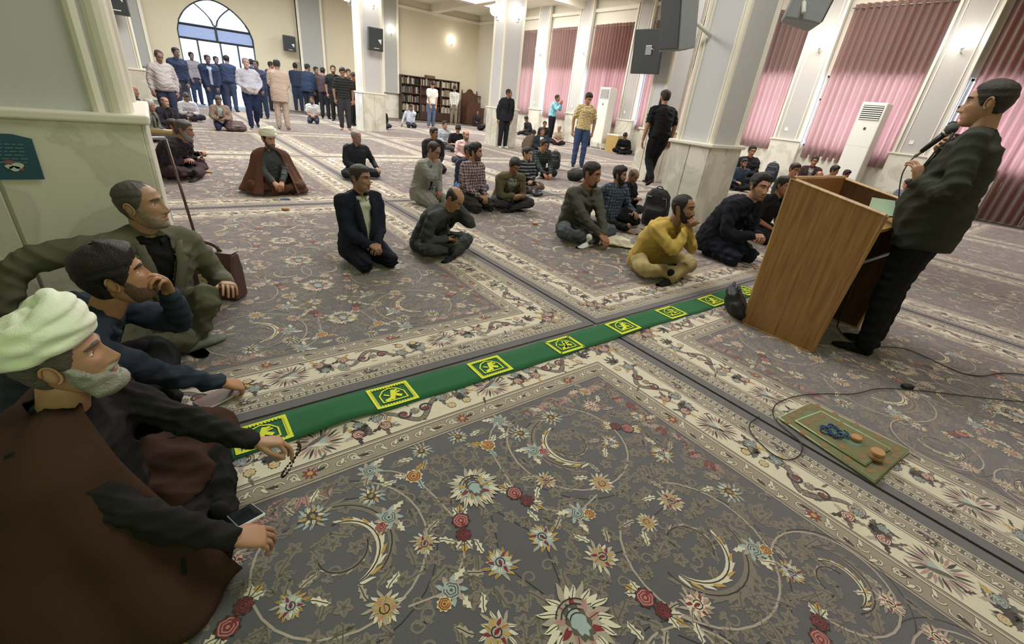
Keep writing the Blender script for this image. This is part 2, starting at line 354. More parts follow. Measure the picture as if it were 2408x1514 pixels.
# carpets -------------------------------------------------------------------
def pile(name, col, var=.1, vs=14):
    m = mat(name, col, .95, var, vs, .45, 380, spec=.15); b = m.node_tree.nodes['Principled BSDF']
    b.inputs['Sheen Weight'].default_value = .9; b.inputs['Sheen Roughness'].default_value = .42; b.inputs['Sheen Tint'].default_value = C('eadde0'); return m
PAL = [pile(*a) for a in (('rug_field', '57565b', .15, 2.6), ('rug_cream', 'cfc8b2'), ('rug_taupe', '776f66'), ('rug_red', '7a2a2e', .2), ('rug_gold', 'b3924f'), ('rug_blue', '98a9a8'),
       ('rug_dark', '2b2728'), ('rug_pale', 'a3988a'), ('rug_rose', 'a8807a'), ('rug_olive', '57524a'), ('rug_guard', '8f8676'))]
M_field = PAL[0]
FIELD, CREAM, TAUPE, RED, GOLD, BLUE, DARK, PALE, ROSE, OLIVE, GUARD = range(11)
class Pat:
    def __init__(s): s.v = []; s.f = []; s.m = []; s.k = 0
    def z(s, L): s.k += 1; return .0003*L+s.k*2e-8
    def fan(s, c, P, mi, L):
        o = len(s.v); z = s.z(L); s.v += [(c[0], c[1], z)]+[(p[0], p[1], z) for p in P]; n = len(P)
        for i in range(n): s.f.append((o, o+1+i, o+1+(i+1) % n)); s.m.append(mi)
    def poly(s, P, mi, L):
        o = len(s.v); z = s.z(L); s.v += [(p[0], p[1], z) for p in P]; s.f.append(tuple(range(o, o+len(P)))); s.m.append(mi)
    def ribbon(s, P, W, mi, L):
        P = np.array(P); T = np.gradient(P, axis=0); T /= np.linalg.norm(T, axis=1)[:, None]+1e-9; N = np.stack([-T[:, 1], T[:, 0]], 1)
        W = np.broadcast_to(np.array(W, float), (len(P),)); A, B = P+N*W[:, None], P-N*W[:, None]; z = s.z(L); o = len(s.v)
        for a, b in zip(A, B): s.v += [(a[0], a[1], z), (b[0], b[1], z)]
        for i in range(len(P)-1): s.f.append((o+2*i, o+2*i+1, o+2*i+3, o+2*i+2)); s.m.append(mi)
def star(c, r, n, amp, ang, k=4, sq=1.0):
    P = []
    for i in range(n*k):
        a = 2*PI*i/(n*k); rr = r*(1-amp*(.5-.5*math.cos(n*a))); x, y = rr*math.cos(a), rr*sq*math.sin(a)
        P.append((c[0]+x*math.cos(ang)-y*math.sin(ang), c[1]+x*math.sin(ang)+y*math.cos(ang)))
    return P
def off(c, a, d): return (c[0]+d*math.cos(a), c[1]+d*math.sin(a))
def leaf(p, c, ang, ln, wd, mi, L, bend=.25, serr=0, rib=None, edge=None):
    n = 7; A = []; B = []; mid = []
    for i in range(n+1):
        t = i/n; w_ = wd*math.sin(PI*t**.8)*(1+(.4*serr*(1 if i % 2 else -1) if 0 < i < n else 0)); x = ln*t; y = bend*ln*math.sin(PI*t*.5)**2
        A.append((x, y+w_)); B.append((x, y-w_)); mid.append((x, y))
    ca, sa = math.cos(ang), math.sin(ang); R = lambda Q: [(c[0]+x*ca-y*sa, c[1]+x*sa+y*ca) for x, y in Q]
    ctr = R([mid[3]])[0]; P = R(A+B[::-1][1:-1])
    if edge is not None: p.fan(ctr, [(ctr[0]+(x-ctr[0])*1.2, ctr[1]+(y-ctr[1])*1.2) for x, y in P], edge, L-.4)
    p.fan(ctr, P, mi, L)
    if rib is not None: p.ribbon(R(mid[:-1]), wd*.12, rib, L+.5)
def flower(p, c, r, mi, ctr, L, n=5, a=None):
    a = rnd.uniform(0, 6) if a is None else a
    p.fan(c, star(c, r, n, .42, a), mi, L)
    for k in range(n): p.ribbon([off(c, a+k*2*PI/n, r*.2), off(c, a+k*2*PI/n, r*.7)], r*.035, ctr, L+.5)
    p.poly(star(c, r*.24, 6, .05, 0, 1), ctr, L+1)
def rose(p, c, r, cols, L):
    a = rnd.uniform(0, 6); p.fan(c, star(c, r*1.14, 9, .2, a), cols[2], L); p.fan(c, star(c, r, 6, .16, a), cols[0], L+.5)
    for rr in (.74, .46): p.ribbon([off(c, a+t, r*rr*(1+.1*math.sin(5*t))) for t in np.linspace(0, 5.6, 13)], r*.065, cols[1], L+1)
    p.poly(star(c, r*.2, 5, .1, 0, 1), cols[1], L+1)
def fringe(p, c, ang, r, cols, L, n=17, sq=.8):
    """serrated flower head: cream tips, coloured inner petals, dark heart"""
    p.fan(c, star(c, r*.72, n, .2, ang, 2, .85), cols[3], L-.5)
    for k in range(n):
        a = ang+2*PI*k/n; f_ = 1.0 if math.cos(a-ang) > 0 else sq
        leaf(p, off(c, a, r*.5*f_), a, r*(.40+.12*(k % 3 == 0))*f_, r*.085, cols[0] if k % 4 else PALE, L, .3*(1 if math.sin(a-ang) > 0 else -1), 0, DARK if k % 2 else None)
    for k in range(9):
        a = ang+2*PI*k/9+.2; leaf(p, off(c, a, r*.2), a, r*.42, r*.085, (cols[1], cols[1], cols[2])[k % 3], L+1, .2, 0, DARK if k % 3 == 0 else None)
    p.fan(c, star(c, r*.34, 8, .3, ang), cols[3], L+2); p.ribbon([off(c, ang+t, r*.22) for t in np.linspace(0, 5.5, 9)], r*.03, DARK, L+2.5)
    leaf(p, off(c, ang+PI, r*.15), ang, r*.4, r*.09, cols[2], L+3, 0, 0, DARK)
def tendril(p, c, r0, r1, a0, turns, mi, w_, L):
    t = np.linspace(0, 1, int(12+16*abs(turns))); a = a0+turns*2*PI*t; r = r0+(r1-r0)*t
    P = np.stack([c[0]+r*np.cos(a), c[1]+r*np.sin(a)], 1); p.ribbon(P, w_, mi, L); return P
def acanthus(p, c, r, a0, s, mi, tip, L):
    A = a0+s*np.linspace(0, 3.0, 16); W = r*.09*np.sin(np.linspace(.25, PI-.1, 16)); p.ribbon([off(c, a, r*(1-.05*i/4)) for i, a in enumerate(A)], W, mi, L)
    for i in range(11):
        a = a0+s*i*.27; q = off(c, a, r*(1.03-.02*i)); leaf(p, q, a-s*.1+s*(.9), r*.34*(1-.04*i), r*.05, tip if i % 2 else mi, L+.5, .5*s, 0)
    p.ribbon([off(c, a, r*(1-.05*i/4)) for i, a in enumerate(A)], .0022, DARK, L+1)
def make_rug_pattern(W, H):
    p = Pat(); hw, hh = W/2, H/2; q = Pat()
    def frame(i0, i1, mi, L):
        for (x0, x1, y0, y1) in ((-hw+i0, hw-i0, hh-i1, hh-i0), (-hw+i0, hw-i0, -hh+i0, -hh+i1), (-hw+i0, -hw+i1, -hh+i1, hh-i1), (hw-i1, hw-i0, -hh+i1, hh-i1)):
            p.poly([(x0, y0), (x1, y0), (x1, y1), (x0, y1)], mi, L)
    for a, b, m_ in [(.0, .062, FIELD), (.062, .066, CREAM), (.066, .098, OLIVE), (.098, .103, CREAM), (.103, .163, GUARD), (.163, .167, DARK), (.167, .174, CREAM), (.174, .18, TAUPE), (.18, .36, CREAM), (.36, .364, DARK), (.364, .376, GUARD), (.376, .382, CREAM), (.382, .386, DARK), (.386, .462, GUARD), (.462, .466, DARK), (.466, .474, PALE), (.474, .478, OLIVE)]: frame(a, b, m_, 1)
    def place(side, s, d):                                        # s along the side, d inward
        return ((s, -hh+d), (s, hh-d), (-hw+d, s), (hw-d, s))[side]
    inw = (PI/2, -PI/2, 0.0, PI)
    for side in range(4):
        half = hw if side < 2 else hh; td = 0.0 if side < 2 else PI/2; fl_ = 1 if side in (0, 3) else -1
        for d, sp, r in ((.082, .034, .0125), (.133, .048, .020), (.424, .056, .024)):
            k = int((half*2-.1)/sp)
            for i in range(k+1):
                s = -half+.05+(2*half-.1)*i/k
                if abs(s) > half-d: continue
                c = place(side, s, d)
                if r < .015: p.fan(c, star(c, r, 8, .0, 0, 1), CREAM, 2); p.fan(c, star(c, r*.62, 8, 0, 0, 1), OLIVE, 2.5); p.poly(star(c, r*.25, 5, 0, 0, 1), CREAM, 3); continue
                up = 1 if i % 2 else -1; e = place(side, s, d+up*r*.35)
                tendril(p, e, r*.95, r*.3, td+(0 if i % 2 else PI), .8*up, DARK, .0046, 2); tendril(p, e, r*.95, r*.3, td+(0 if i % 2 else PI), .8*up, CREAM, .0027, 2.5)
                leaf(p, e, td+(.6*up if i % 3 else PI-.6*up), r*1.5, r*.3, CREAM if i % 3 else DARK, 3, .3*up, 0, None, DARK)
                if i % 4 == 0: flower(p, c, r*.7, CREAM, DARK, 4)
                if i % 12 == 5:
                    p.fan(c, star(c, r*1.35, 8, .6, 0), RED if d > .3 else DARK, 5); p.fan(c, star(c, r*.5, 6, .2, 0, 2), GOLD if d > .3 else PALE, 6)
        n_ = round((2*half-.4)/.92)*2; sp = (2*half-.42)/n_
        for i in range(n_+1):                                     # main cream band
            s = -half+.21+sp*i; c = place(side, s, .267); inn = inw[side]
            if abs(s) > half-.25: rose(p, c, .035, (RED, CREAM, DARK), 3); [leaf(p, c, k*1.05, .1, .016, (DARK, TAUPE, GOLD)[k % 3], 2, .3, 1, None, OLIVE) for k in range(6)]; continue
            if i % 2 == 0:                                        # feathered rosette
                for k in range(26):
                    a = inn+2*PI*k/26; leaf(p, off(c, a, .036), a, .052+.018*abs(math.cos(a-td)), .006, (ROSE, TAUPE, DARK)[k % 3], 2, .15, 0)
                p.fan(c, star(c, .05, 10, .2, td, sq=.72), PALE, 3); p.fan(c, star(c, .037, 8, .2, td, sq=.7), BLUE, 3.5)
                for sg in (-1, 1): leaf(p, off(c, td, -.05*1.0), td, .1, .012*1, OLIVE if sg > 0 else CREAM, 4, .32*sg)
            else:                                                 # curled shield
                for sg in (-1, 1):
                    t = np.linspace(0, 1, 20); X = sg*(.165*t); Y = fl_*(.062*np.cos(PI*t*1.15)*(1-.25*t)+.004)
                    P = [(c[0]+x*math.cos(td)-y*math.sin(td), c[1]+x*math.sin(td)+y*math.cos(td)) for x, y in zip(X, Y)]
                    p.ribbon(P, .0155*(1-.35*t), DARK, 2); p.ribbon(P, .0115*(1-.35*t), TAUPE, 2.5)
                    for z in range(1, 19, 2): p.ribbon([P[z], (P[z][0]+(P[z+1][0]-P[z][0])*.3, P[z][1]+(P[z+1][1]-P[z][1])*.3)], .0105, OLIVE, 3)
                    e = off(P[-1], td, 0); tendril(p, e, .036, .01, td+sg, 1.3*sg*fl_, DARK, .0075, 3); tendril(p, e, .036, .01, td+sg, 1.3*sg*fl_, PALE, .0045, 3.5)
                    e2 = off(c, td, sg*.055); tendril(p, e2, .034, .01, td, 1.1*sg, DARK, .006, 3); p.fan(e2, star(e2, .017, 5, .4, td), RED, 4)
                    e3 = off(c, td, sg*.225)
                    for a in np.linspace(-1.2, 1.2, 6): leaf(p, e3, td+(0 if sg < 0 else PI)+a+PI, .07+.02*math.cos(2*a), .011, DARK if abs(a) < .8 else OLIVE, 2, .25, 1)
                rose(p, c, .022, (PALE, DARK, OLIVE), 4)
            for k, o_ in enumerate((-.36, .36)):
                c2 = place(side, s+o_*sp, .23+.07*((i+k) % 2)); rose(p, c2, .027, ((RED, CREAM, DARK) if (i+k) % 2 else (BLUE, OLIVE, DARK)), 4)
                c4 = place(side, s+o_*sp*1.12, .31-.07*((i+k) % 2)); rose(p, c4, .021, ((BLUE, OLIVE, DARK) if (i+k) % 2 else (GOLD, CREAM, DARK)), 4)
                for a in range(5): leaf(p, c2, td+a*1.257+.5, .07, .012, (DARK, OLIVE, TAUPE, GOLD, PALE)[(a+i) % 5], 2, .3, 1)
            for k in range(9):
                c3 = place(side, s+rnd.uniform(-.5, .5)*sp, rnd.uniform(.195, .345)); leaf(p, c3, rnd.uniform(0, 6.28), rnd.uniform(.035, .065), .007, rnd.choice((TAUPE, OLIVE, PALE, DARK)), 1.6, rnd.choice((-.4, .4)), 1)
    fw, fh = hw-.478, hh-.478; R = random.Random(9); q_pts = []
    HEAD = ((CREAM, GOLD, RED, PALE), (BLUE, CREAM, GOLD, OLIVE), (CREAM, PALE, ROSE, GOLD), (GOLD, CREAM, RED, BLUE), (PALE, ROSE, RED, CREAM))
    for (x, y, r, s, a0) in ((.51, 1.18, .29, 1, 2.2), (.53, .55, .30, -1, 1.0), (.15, .25, .2, 1, 0), (.85, .2, .2, -1, 2)):
        tendril(q, (x, y), r, r*.86, a0, .8*s, PALE, .0036, 2); tendril(q, (x, y), r*1.12, r*1.0, a0+2.6, -.5*s, DARK, .0017, 1)
        acanthus(q, (x, y), r*.46, a0+2.4, -s, CREAM, GOLD, 3.2); acanthus(q, (x, y), r*.66, a0+5.2, s, TAUPE, TAUPE, 2); acanthus(q, (x, y), r*.3, a0+1, s, TAUPE, PALE, 2)
        for k in range(3): q_pts.append((x+r*.5*math.cos(a0+2.4-s*k), y+r*.5*math.sin(a0+2.4-s*k), .05))
    q.ribbon([(.31, 1.46), (.24, 1.42), (.175, 1.35), (.15, 1.22), (.13, 1.08)], .0034, PALE, 2); q.ribbon([(.13, 1.05), (.18, .95), (.27, .875), (.4, .9)], .0034, PALE, 2); q.ribbon([(.24, .5), (.3, .4), (.3, .28), (.2, .2)], .0034, PALE, 2)
    q.ribbon([(0.01, 1.05), (.05, .95), (.09, .87), (.03, .7)], .0018, DARK, 1); q.ribbon([(.22, .7), (.35, .66), (.47, .71), (.63, .72)], .0018, DARK, 1); q.ribbon([(.35, 1.34), (.45, 1.38), (.55, 1.36), (.8, 1.32)], .0018, DARK, 1)
    def pair(c, a):
        for j, o_ in enumerate((-.028, .03)): rose(q, off(c, a, o_), .031-.005*j, (RED, DARK if j else ROSE, DARK), 5+j)
        for z in (a+PI, a): [leaf(q, off(c, z, .045), z+d_, .058-.012*abs(d_), .012, (GOLD if d_ == 0 else CREAM), 4, .1, 1, DARK) for d_ in (0, .55, -.55)]
        q_pts.append((c[0], c[1], .06))
    for c, a in (((.13, 1.05), -1.2), ((.81, 1.13), 2.4), ((.24, .5), -1.3), ((.62, .16), .4)): pair(c, a)
    for c, c2 in (((.31, 1.46), None), ((.33, 1.22), (RED, ROSE, CREAM)), ((.27, .875), (GOLD, RED, CREAM)), ((.72, .42), (GOLD, RED, CREAM)), ((.4, .12), (RED, ROSE, CREAM))):
        rose(q, c, .03, (BLUE, OLIVE, PALE), 4)
        for k in range(9): leaf(q, off(c, k*.7, .024), k*.7, .028, .008, BLUE if k % 2 else PALE, 3.6, .2)
        if c2: rose(q, off(c, -.6, .045), .022, c2, 5)
        [leaf(q, off(c, z, .03), z, .055, .011, CREAM, 3.4, .3, 1) for z in (2.4, 4.2)]; q_pts.append((c[0], c[1], .05))
    rose(q, (.175, 1.35), .032, (GOLD, RED, CREAM), 4); [leaf(q, off((.175, 1.35), z, .03), z, .05, .012, (CREAM, GOLD, BLUE)[k], 3.5, .2, 1, DARK) for k, z in enumerate((.4, 2.4, 4.5))]; q_pts.append((.175, 1.35, .05))
    for k, (x, y, r) in enumerate(((.35, 1.34, .055), (.09, .87, .062), (.22, .7, .062), (.46, .93, .058), (.36, .42, .06), (.55, 1.36, .06), (.68, 1.08, .05), (.64, .72, .06), (.47, .71, .045), (.8, 1.32, .055), (.09, 1.46, .05), (.83, .91, .06), (.27, 1.06, .048), (.86, 1.43, .04), (.1, .4, .055), (.9, .62, .06), (.75, .3, .05), (.3, .06, .06), (.55, .05, .05), (.93, .06, .05), (.08, .1, .06), (.95, 1.15, .045))):
        fringe(q, (x, y), R.choice((PI/2, -PI/2, .3, 2.5))+R.uniform(-.4, .4), r*1.12, HEAD[(k*2+1) % 5], 4, 15); q_pts.append((x, y, r*.9))
        a = R.uniform(0, 6); [leaf(q, off((x, y), a+z, r), a+z, .06, .012, CREAM if z else PALE, 3, .4, 1, DARK) for z in (0, 1.1)]
    def try_pt(dm, lo=.03):
        for _ in range(400):
            c = (R.uniform(lo, fw-.035), R.uniform(lo, fh-.035))
            if all((c[0]-a)**2+(c[1]-b)**2 > (dm+d_)**2 for a, b, d_ in q_pts): q_pts.append((c[0], c[1], dm)); return c
    for k in range(300):
        c = try_pt(.0195)
        if not c: continue
        z = k % 6; a = R.uniform(0, 6)
        if z < 2: flower(q, c, .031, TAUPE, OLIVE, 1.5)
        elif z < 4: leaf(q, c, a, .08, .016, TAUPE, 1.5, R.choice((-.4, .4)), 1, OLIVE); leaf(q, c, a+1.0, .05, .011, TAUPE, 1.5, R.choice((-.4, .4)), 1, OLIVE)
        elif z == 4: tendril(q, c, .026, .008, a, 1.0, TAUPE, .0036, 1.5); leaf(q, off(c, a, .026), a+1.2, .04, .009, TAUPE, 1.5, .3, 1)
        else: [leaf(q, c, a+y_, .05, .011, TAUPE, 1.5, .2, 1, OLIVE) for y_ in (-.7, 0, .7)]
    for k in range(46):                                           # rosy garland along the field edge
        t = k/45; c = (fw-.02-.03*abs(math.sin(9*t)), fh*(1-.5*t)-.03); leaf(q, c, 3.3+math.sin(20*t), .06, .012, (ROSE, TAUPE, PALE, RED)[k % 4 if k % 7 else 3], 2, .3, 1, OLIVE)
        c = (fw*(1-.55*t)-.03, fh-.02-.03*abs(math.sin(9*t))); leaf(q, c, -1.6+math.sin(20*t), .06, .012, (ROSE, TAUPE, PALE, ROSE)[k % 4], 2, .3, 1, OLIVE)
    for sx in (1, -1):
        for sy in (1, -1):
            o = len(p.v); p.v += [(a*sx, b*sy, z+(.0001 if sx*sy > 0 else 0)) for a, b, z in q.v]; p.f += [tuple(i+o for i in (f if sx*sy > 0 else f[::-1])) for f in q.f]; p.m += q.m
    for y in (-.59, .59, -1.18, 1.18, 0):
        r_ = .125 if abs(y) < 1 else .105; fringe(p, (0, y), PI/2 if y > 0 else -PI/2, r_, (CREAM, ROSE, RED, PALE) if abs(y) < 1 else (CREAM, GOLD, RED, BLUE), 12, 27, 1.0)
        p.fan((0, y), star((0, y), r_*.5, 10, .2, PI/2, sq=.62), OLIVE, 16); p.fan((0, y), star((0, y), r_*.38, 8, .25, PI/2, sq=.6), BLUE, 16.5); [p.ribbon([off((0, y), PI/2+t, r_*k_) for t in np.linspace(-.9, .9, 7)], .002, DARK, 17) for k_ in (.2, .3, .42, .55)]
    return p
RW, RH = 3.035, 3.97
pt = make_rug_pattern(RW, RH)
me_pat = bpy.data.meshes.new('woven_pattern'); me_pat.from_pydata(pt.v, [], pt.f); [me_pat.materials.append(m_) for m_ in PAL]; me_pat.polygons.foreach_set('material_index', pt.m)
me_slab = None
RX = [-3.87, -.81, 2.25, 5.29, 8.38, 11.55, 14.6]; RY = [-2.17, 1.83, 5.79, 9.82, 13.95, 18.0, 22.0]
cw = ['beside the left pillar', 'left of the crossing seam', 'right of the crossing seam', 'past the second seam', 'past the third seam', 'along the curtain wall']; rw = ['nearest the camera', 'first row beyond green strip', 'second row beyond green strip', 'third row beyond green strip', 'fourth row beyond green strip', 'last row by back wall']
for j in range(6):
    for i in range(6):
        if i == 0 and j not in (0, 1): continue
        x0, x1, y0, y1 = RX[i], RX[i+1], RY[j], RY[j+1]
        if me_slab is None:
            o = MB().box(-RW/2, RW/2, -RH/2, RH/2, -.0138, -.0002).build('rug', M_field); me_slab = o.data
        else: o = bpy.data.objects.new('rug', me_slab); COL.objects.link(o)
        o.location = ((x0+x1)/2, (y0+y1)/2, -.004)
        o.scale = ((x1-x0-.022)/RW, (y1-y0-.022)/RH, 1)
        tag(o, 'grey floral carpet %s, %s' % (cw[i], rw[j]), 'carpet', 'grey floral carpets')
        if i < 6: 
            c = bpy.data.objects.new('woven_pattern', me_pat); COL.objects.link(c); c.parent = o; c['kind'] = 'stuff'
# ------------------------------------------------------------------ people
from mathutils.bvhtree import BVHTree
V3 = lambda *a: np.array(a, float)
nrm = lambda a: a/(np.linalg.norm(a)+1e-12)
def rotm(axis, deg):
    return np.array(Matrix.Rotation(math.radians(deg), 3, Vector(axis)))
PLACED = []
TS = bpy.data.scenes.new('scratch')                               # scratch scene for the remesher, removed at the end
def remesh(parts, vox, it=5):
    """union of closed shapes -> one even skin (numpy verts, quads)"""
    V = []; F = []; o = 0
    for v, f in parts:
        V.append(np.asarray(v)); F += [tuple(i+o for i in q) for q in f]; o += len(v)
    V = np.concatenate(V)
    me = bpy.data.meshes.new('tmp'); me.from_pydata(V.tolist(), [], F)
    bm = bmesh.new(); bm.from_mesh(me); bmesh.ops.recalc_face_normals(bm, faces=bm.faces); bm.to_mesh(me); bm.free()
    ob = bpy.data.objects.new('tmp', me); TS.collection.objects.link(ob)
    md = ob.modifiers.new('r', 'REMESH'); md.mode = 'VOXEL'; md.voxel_size = vox; md.adaptivity = 0
    TS.view_layers[0].update(); ev = ob.evaluated_get(TS.view_layers[0].depsgraph); m2 = ev.to_mesh()
    n = len(m2.vertices); W = np.empty(n*3, np.float32); m2.vertices.foreach_get('co', W); W = W.reshape(-1, 3).astype(float)
    nf = len(m2.polygons); L = np.empty(len(m2.loops), np.int32); m2.loops.foreach_get('vertex_index', L)
    ls = np.empty(nf, np.int32); m2.polygons.foreach_get('loop_total', ls)
    ev.to_mesh_clear(); bpy.data.objects.remove(ob); bpy.data.meshes.remove(me)
    Q = L.reshape(-1, 4) if nf and (ls == 4).all() else None
    if Q is None:
        Q = []; k = 0
        for c in ls: Q.append((list(L[k:k+c])*2)[:4] if c == 3 else list(L[k:k+4])); k += c
        Q = np.array(Q)
    return smooth(W, Q, it), Q
def smooth(W, Q, it, lam=.5):
    if not it or not len(W): return W
    E = np.concatenate([Q[:, [0, 1]], Q[:, [1, 2]], Q[:, [2, 3]], Q[:, [3, 0]]]); a = np.concatenate([E[:, 0], E[:, 1]]); b = np.concatenate([E[:, 1], E[:, 0]])
    cnt = np.bincount(a, minlength=len(W))[:, None]+1e-9
    for _ in range(it):
        S = np.stack([np.bincount(a, W[b, k], minlength=len(W)) for k in range(3)], 1)/cnt; W = W+lam*(S-W)
    return W
def vnorm(W, Q):
    n = np.cross(W[Q[:, 2]]-W[Q[:, 0]], W[Q[:, 3]]-W[Q[:, 1]]); N = np.zeros_like(W)
    for k in range(4): 
        for c in range(3): N[:, c] += np.bincount(Q[:, k], n[:, c], minlength=len(W))
    return N/(np.linalg.norm(N, axis=1)[:, None]+1e-12)
def wrinkle(W, Q, amp, seed, freq=1.0, joints=(), vert=0.0):
    r = np.random.RandomState(seed); N = vnorm(W, Q); d = np.zeros(len(W))
    P = W*freq+.04*np.sin(W[:, [1, 2, 0]]*17*freq+seed)
    for k in range(5):
        k3 = r.normal(size=3)*V3(19, 19, 30); d += 1-2*np.abs(np.sin(P@k3+r.uniform(0, 6)))**.8
    d *= .42
    for J, ax, rad in joints:
        D = W-J; t = D@ax; dist = np.linalg.norm(D, axis=1); d += .62*np.exp(-(dist/rad)**2)*np.sin(2*PI*t/.05+2.6*np.sin(D@np.roll(ax, 1)*22+seed)+1.5*np.sin(D@np.roll(ax, 2)*31))
    return W+N*(amp*d)[:, None]
def toobj(name, W, Q, mats, parent, mi=None, smooth_=True):
    me = bpy.data.meshes.new(name); n = len(W); Q = np.asarray(Q, np.int32)
    tri = Q[:, 2] == Q[:, 3]; cnt = np.where(tri, 3, 4).astype(np.int32); keep = np.ones(Q.shape, bool); keep[tri, 3] = False; L = Q[keep]
    me.vertices.add(n); me.vertices.foreach_set('co', np.asarray(W, np.float32).ravel())
    me.loops.add(len(L)); me.loops.foreach_set('vertex_index', L); me.polygons.add(len(Q))
    me.polygons.foreach_set('loop_start', np.concatenate([[0], np.cumsum(cnt)[:-1]]).astype(np.int32)); me.update(calc_edges=True)
    for m in (mats if isinstance(mats, (list, tuple)) else [mats]): me.materials.append(m)
    if mi is not None and len(mi) == len(me.polygons): me.polygons.foreach_set('material_index', np.asarray(mi, np.int32))
    if smooth_: me.polygons.foreach_set('use_smooth', np.ones(len(me.polygons), bool))
    o = bpy.data.objects.new(name, me); COL.objects.link(o)
    if parent is not None: o.parent = parent
    return o
def limb(pts, rad, n=10, side=None, flat=1.0, ends=True):
    """tapered limb through joints, rounded at joints and ends"""
    P = np.array(pts, float); R = np.array(rad, float); Q = []; S = []
    m = len(P); seg = 6
    for i in range(m-1):
        for k in range(seg):
            t = k/seg; Q.append(P[i]*(1-t)+P[i+1]*t); S.append(R[i]*(1-t)+R[i+1]*t)
    Q.append(P[-1]); S.append(R[-1]); Q = np.array(Q); S = np.array(S)
    for _ in range(2): Q[1:-1] = (Q[:-2]+2*Q[1:-1]+Q[2:])/4
    if ends:
        d0, d1 = nrm(Q[0]-Q[1]), nrm(Q[-1]-Q[-2])
        Q = np.concatenate([[Q[0]+d0*S[0]*.85, Q[0]+d0*S[0]*.6], Q, [Q[-1]+d1*S[-1]*.6, Q[-1]+d1*S[-1]*.85]]); S = np.concatenate([[S[0]*.35, S[0]*.75], S, [S[-1]*.75, S[-1]*.35]])
    return sweep(Q, S, S*flat, n, side)
def ell(c, r, M=None, n=14, m=10):
    V, F = uvs(n, m); V = V*np.array(r)
    if M is not None: V = V@np.asarray(M).T
    return V+np.array(c), F

# ---- hands (right hand: fingers +y, back of hand +z, thumb on -x)
HANDS = {}
def hand_mesh(pose, fine):
    key = (pose, fine)
    if key in HANDS: return HANDS[key]
    C_ = dict(relax=(22, 32, 22), fist=(78, 92, 55), hold=(48, 58, 34), flat=(4, 8, 6), curl=(35, 62, 40), pinch=(40, 50, 30), cup=(18, 28, 20))[pose]
    parts = [sweep(np.array([(0, -.03, 0), (0, -.005, 0), (-.002, .03, 0), (-.002, .065, .002), (0, .088, .001), (0, .096, 0)]), np.array([.022, .025, .036, .041, .038, .03]), np.array([.019, .018, .0165, .0145, .012, .008]), 14, (1, 0, 0), pw=2.6)]
    tips = []
    for f, (x, L, r, sp) in enumerate(((-.030, (.043, .025, .021), .0086, -5), (-.010, (.047, .029, .022), .0088, -1), (.0105, (.043, .027, .021), .0084, 3), (.029, (.034, .020, .018), .0074, 8))):
        p = V3(x, .082-abs(f-1)*.004, .002); pts = [p-V3(0, .02, 0), p]; rr = [r*1.1, r*1.08]; a = 0
        for k in range(3):
            a += C_[k]*(1+.10*(f-1.5)) if pose != 'pinch' else C_[k]*(1.25 if f == 0 else .75)
            d = V3(math.sin(math.radians(sp))*math.cos(math.radians(a)), math.cos(math.radians(a)), -math.sin(math.radians(a)))
            p = p+d*L[k]; pts.append(p); rr.append(r*(.97-.08*k))
        parts.append(limb(pts, rr, 8)); tips.append(p)
    b = V3(-.022, .018, -.004)
    d1 = dict(relax=(-.62, .72, -.3), fist=(-.25, .7, -.68), hold=(-.45, .62, -.64), flat=(-.72, .68, -.08), curl=(-.4, .72, -.55), pinch=(-.35, .75, -.55), cup=(-.75, .6, -.25))[pose]
    d2 = dict(fist=(.35, .75, -.55), hold=(-.05, .85, -.55), pinch=(-.02, .9, -.42)).get(pose, (d1[0]*.55, .85, d1[2]))
    j1 = b+nrm(V3(*d1))*.042; j2 = j1+nrm(V3(*d2))*.033; j3 = j2+nrm(V3(*d2)+V3(.12, 0, -.05))*.026
    parts.append(limb([b, j1, j2, j3], [.015, .0122, .0102, .0086], 8))
    W, Q = remesh(parts, .0036 if fine else .0062, 2)
    HANDS[key] = (W, Q); return HANDS[key]

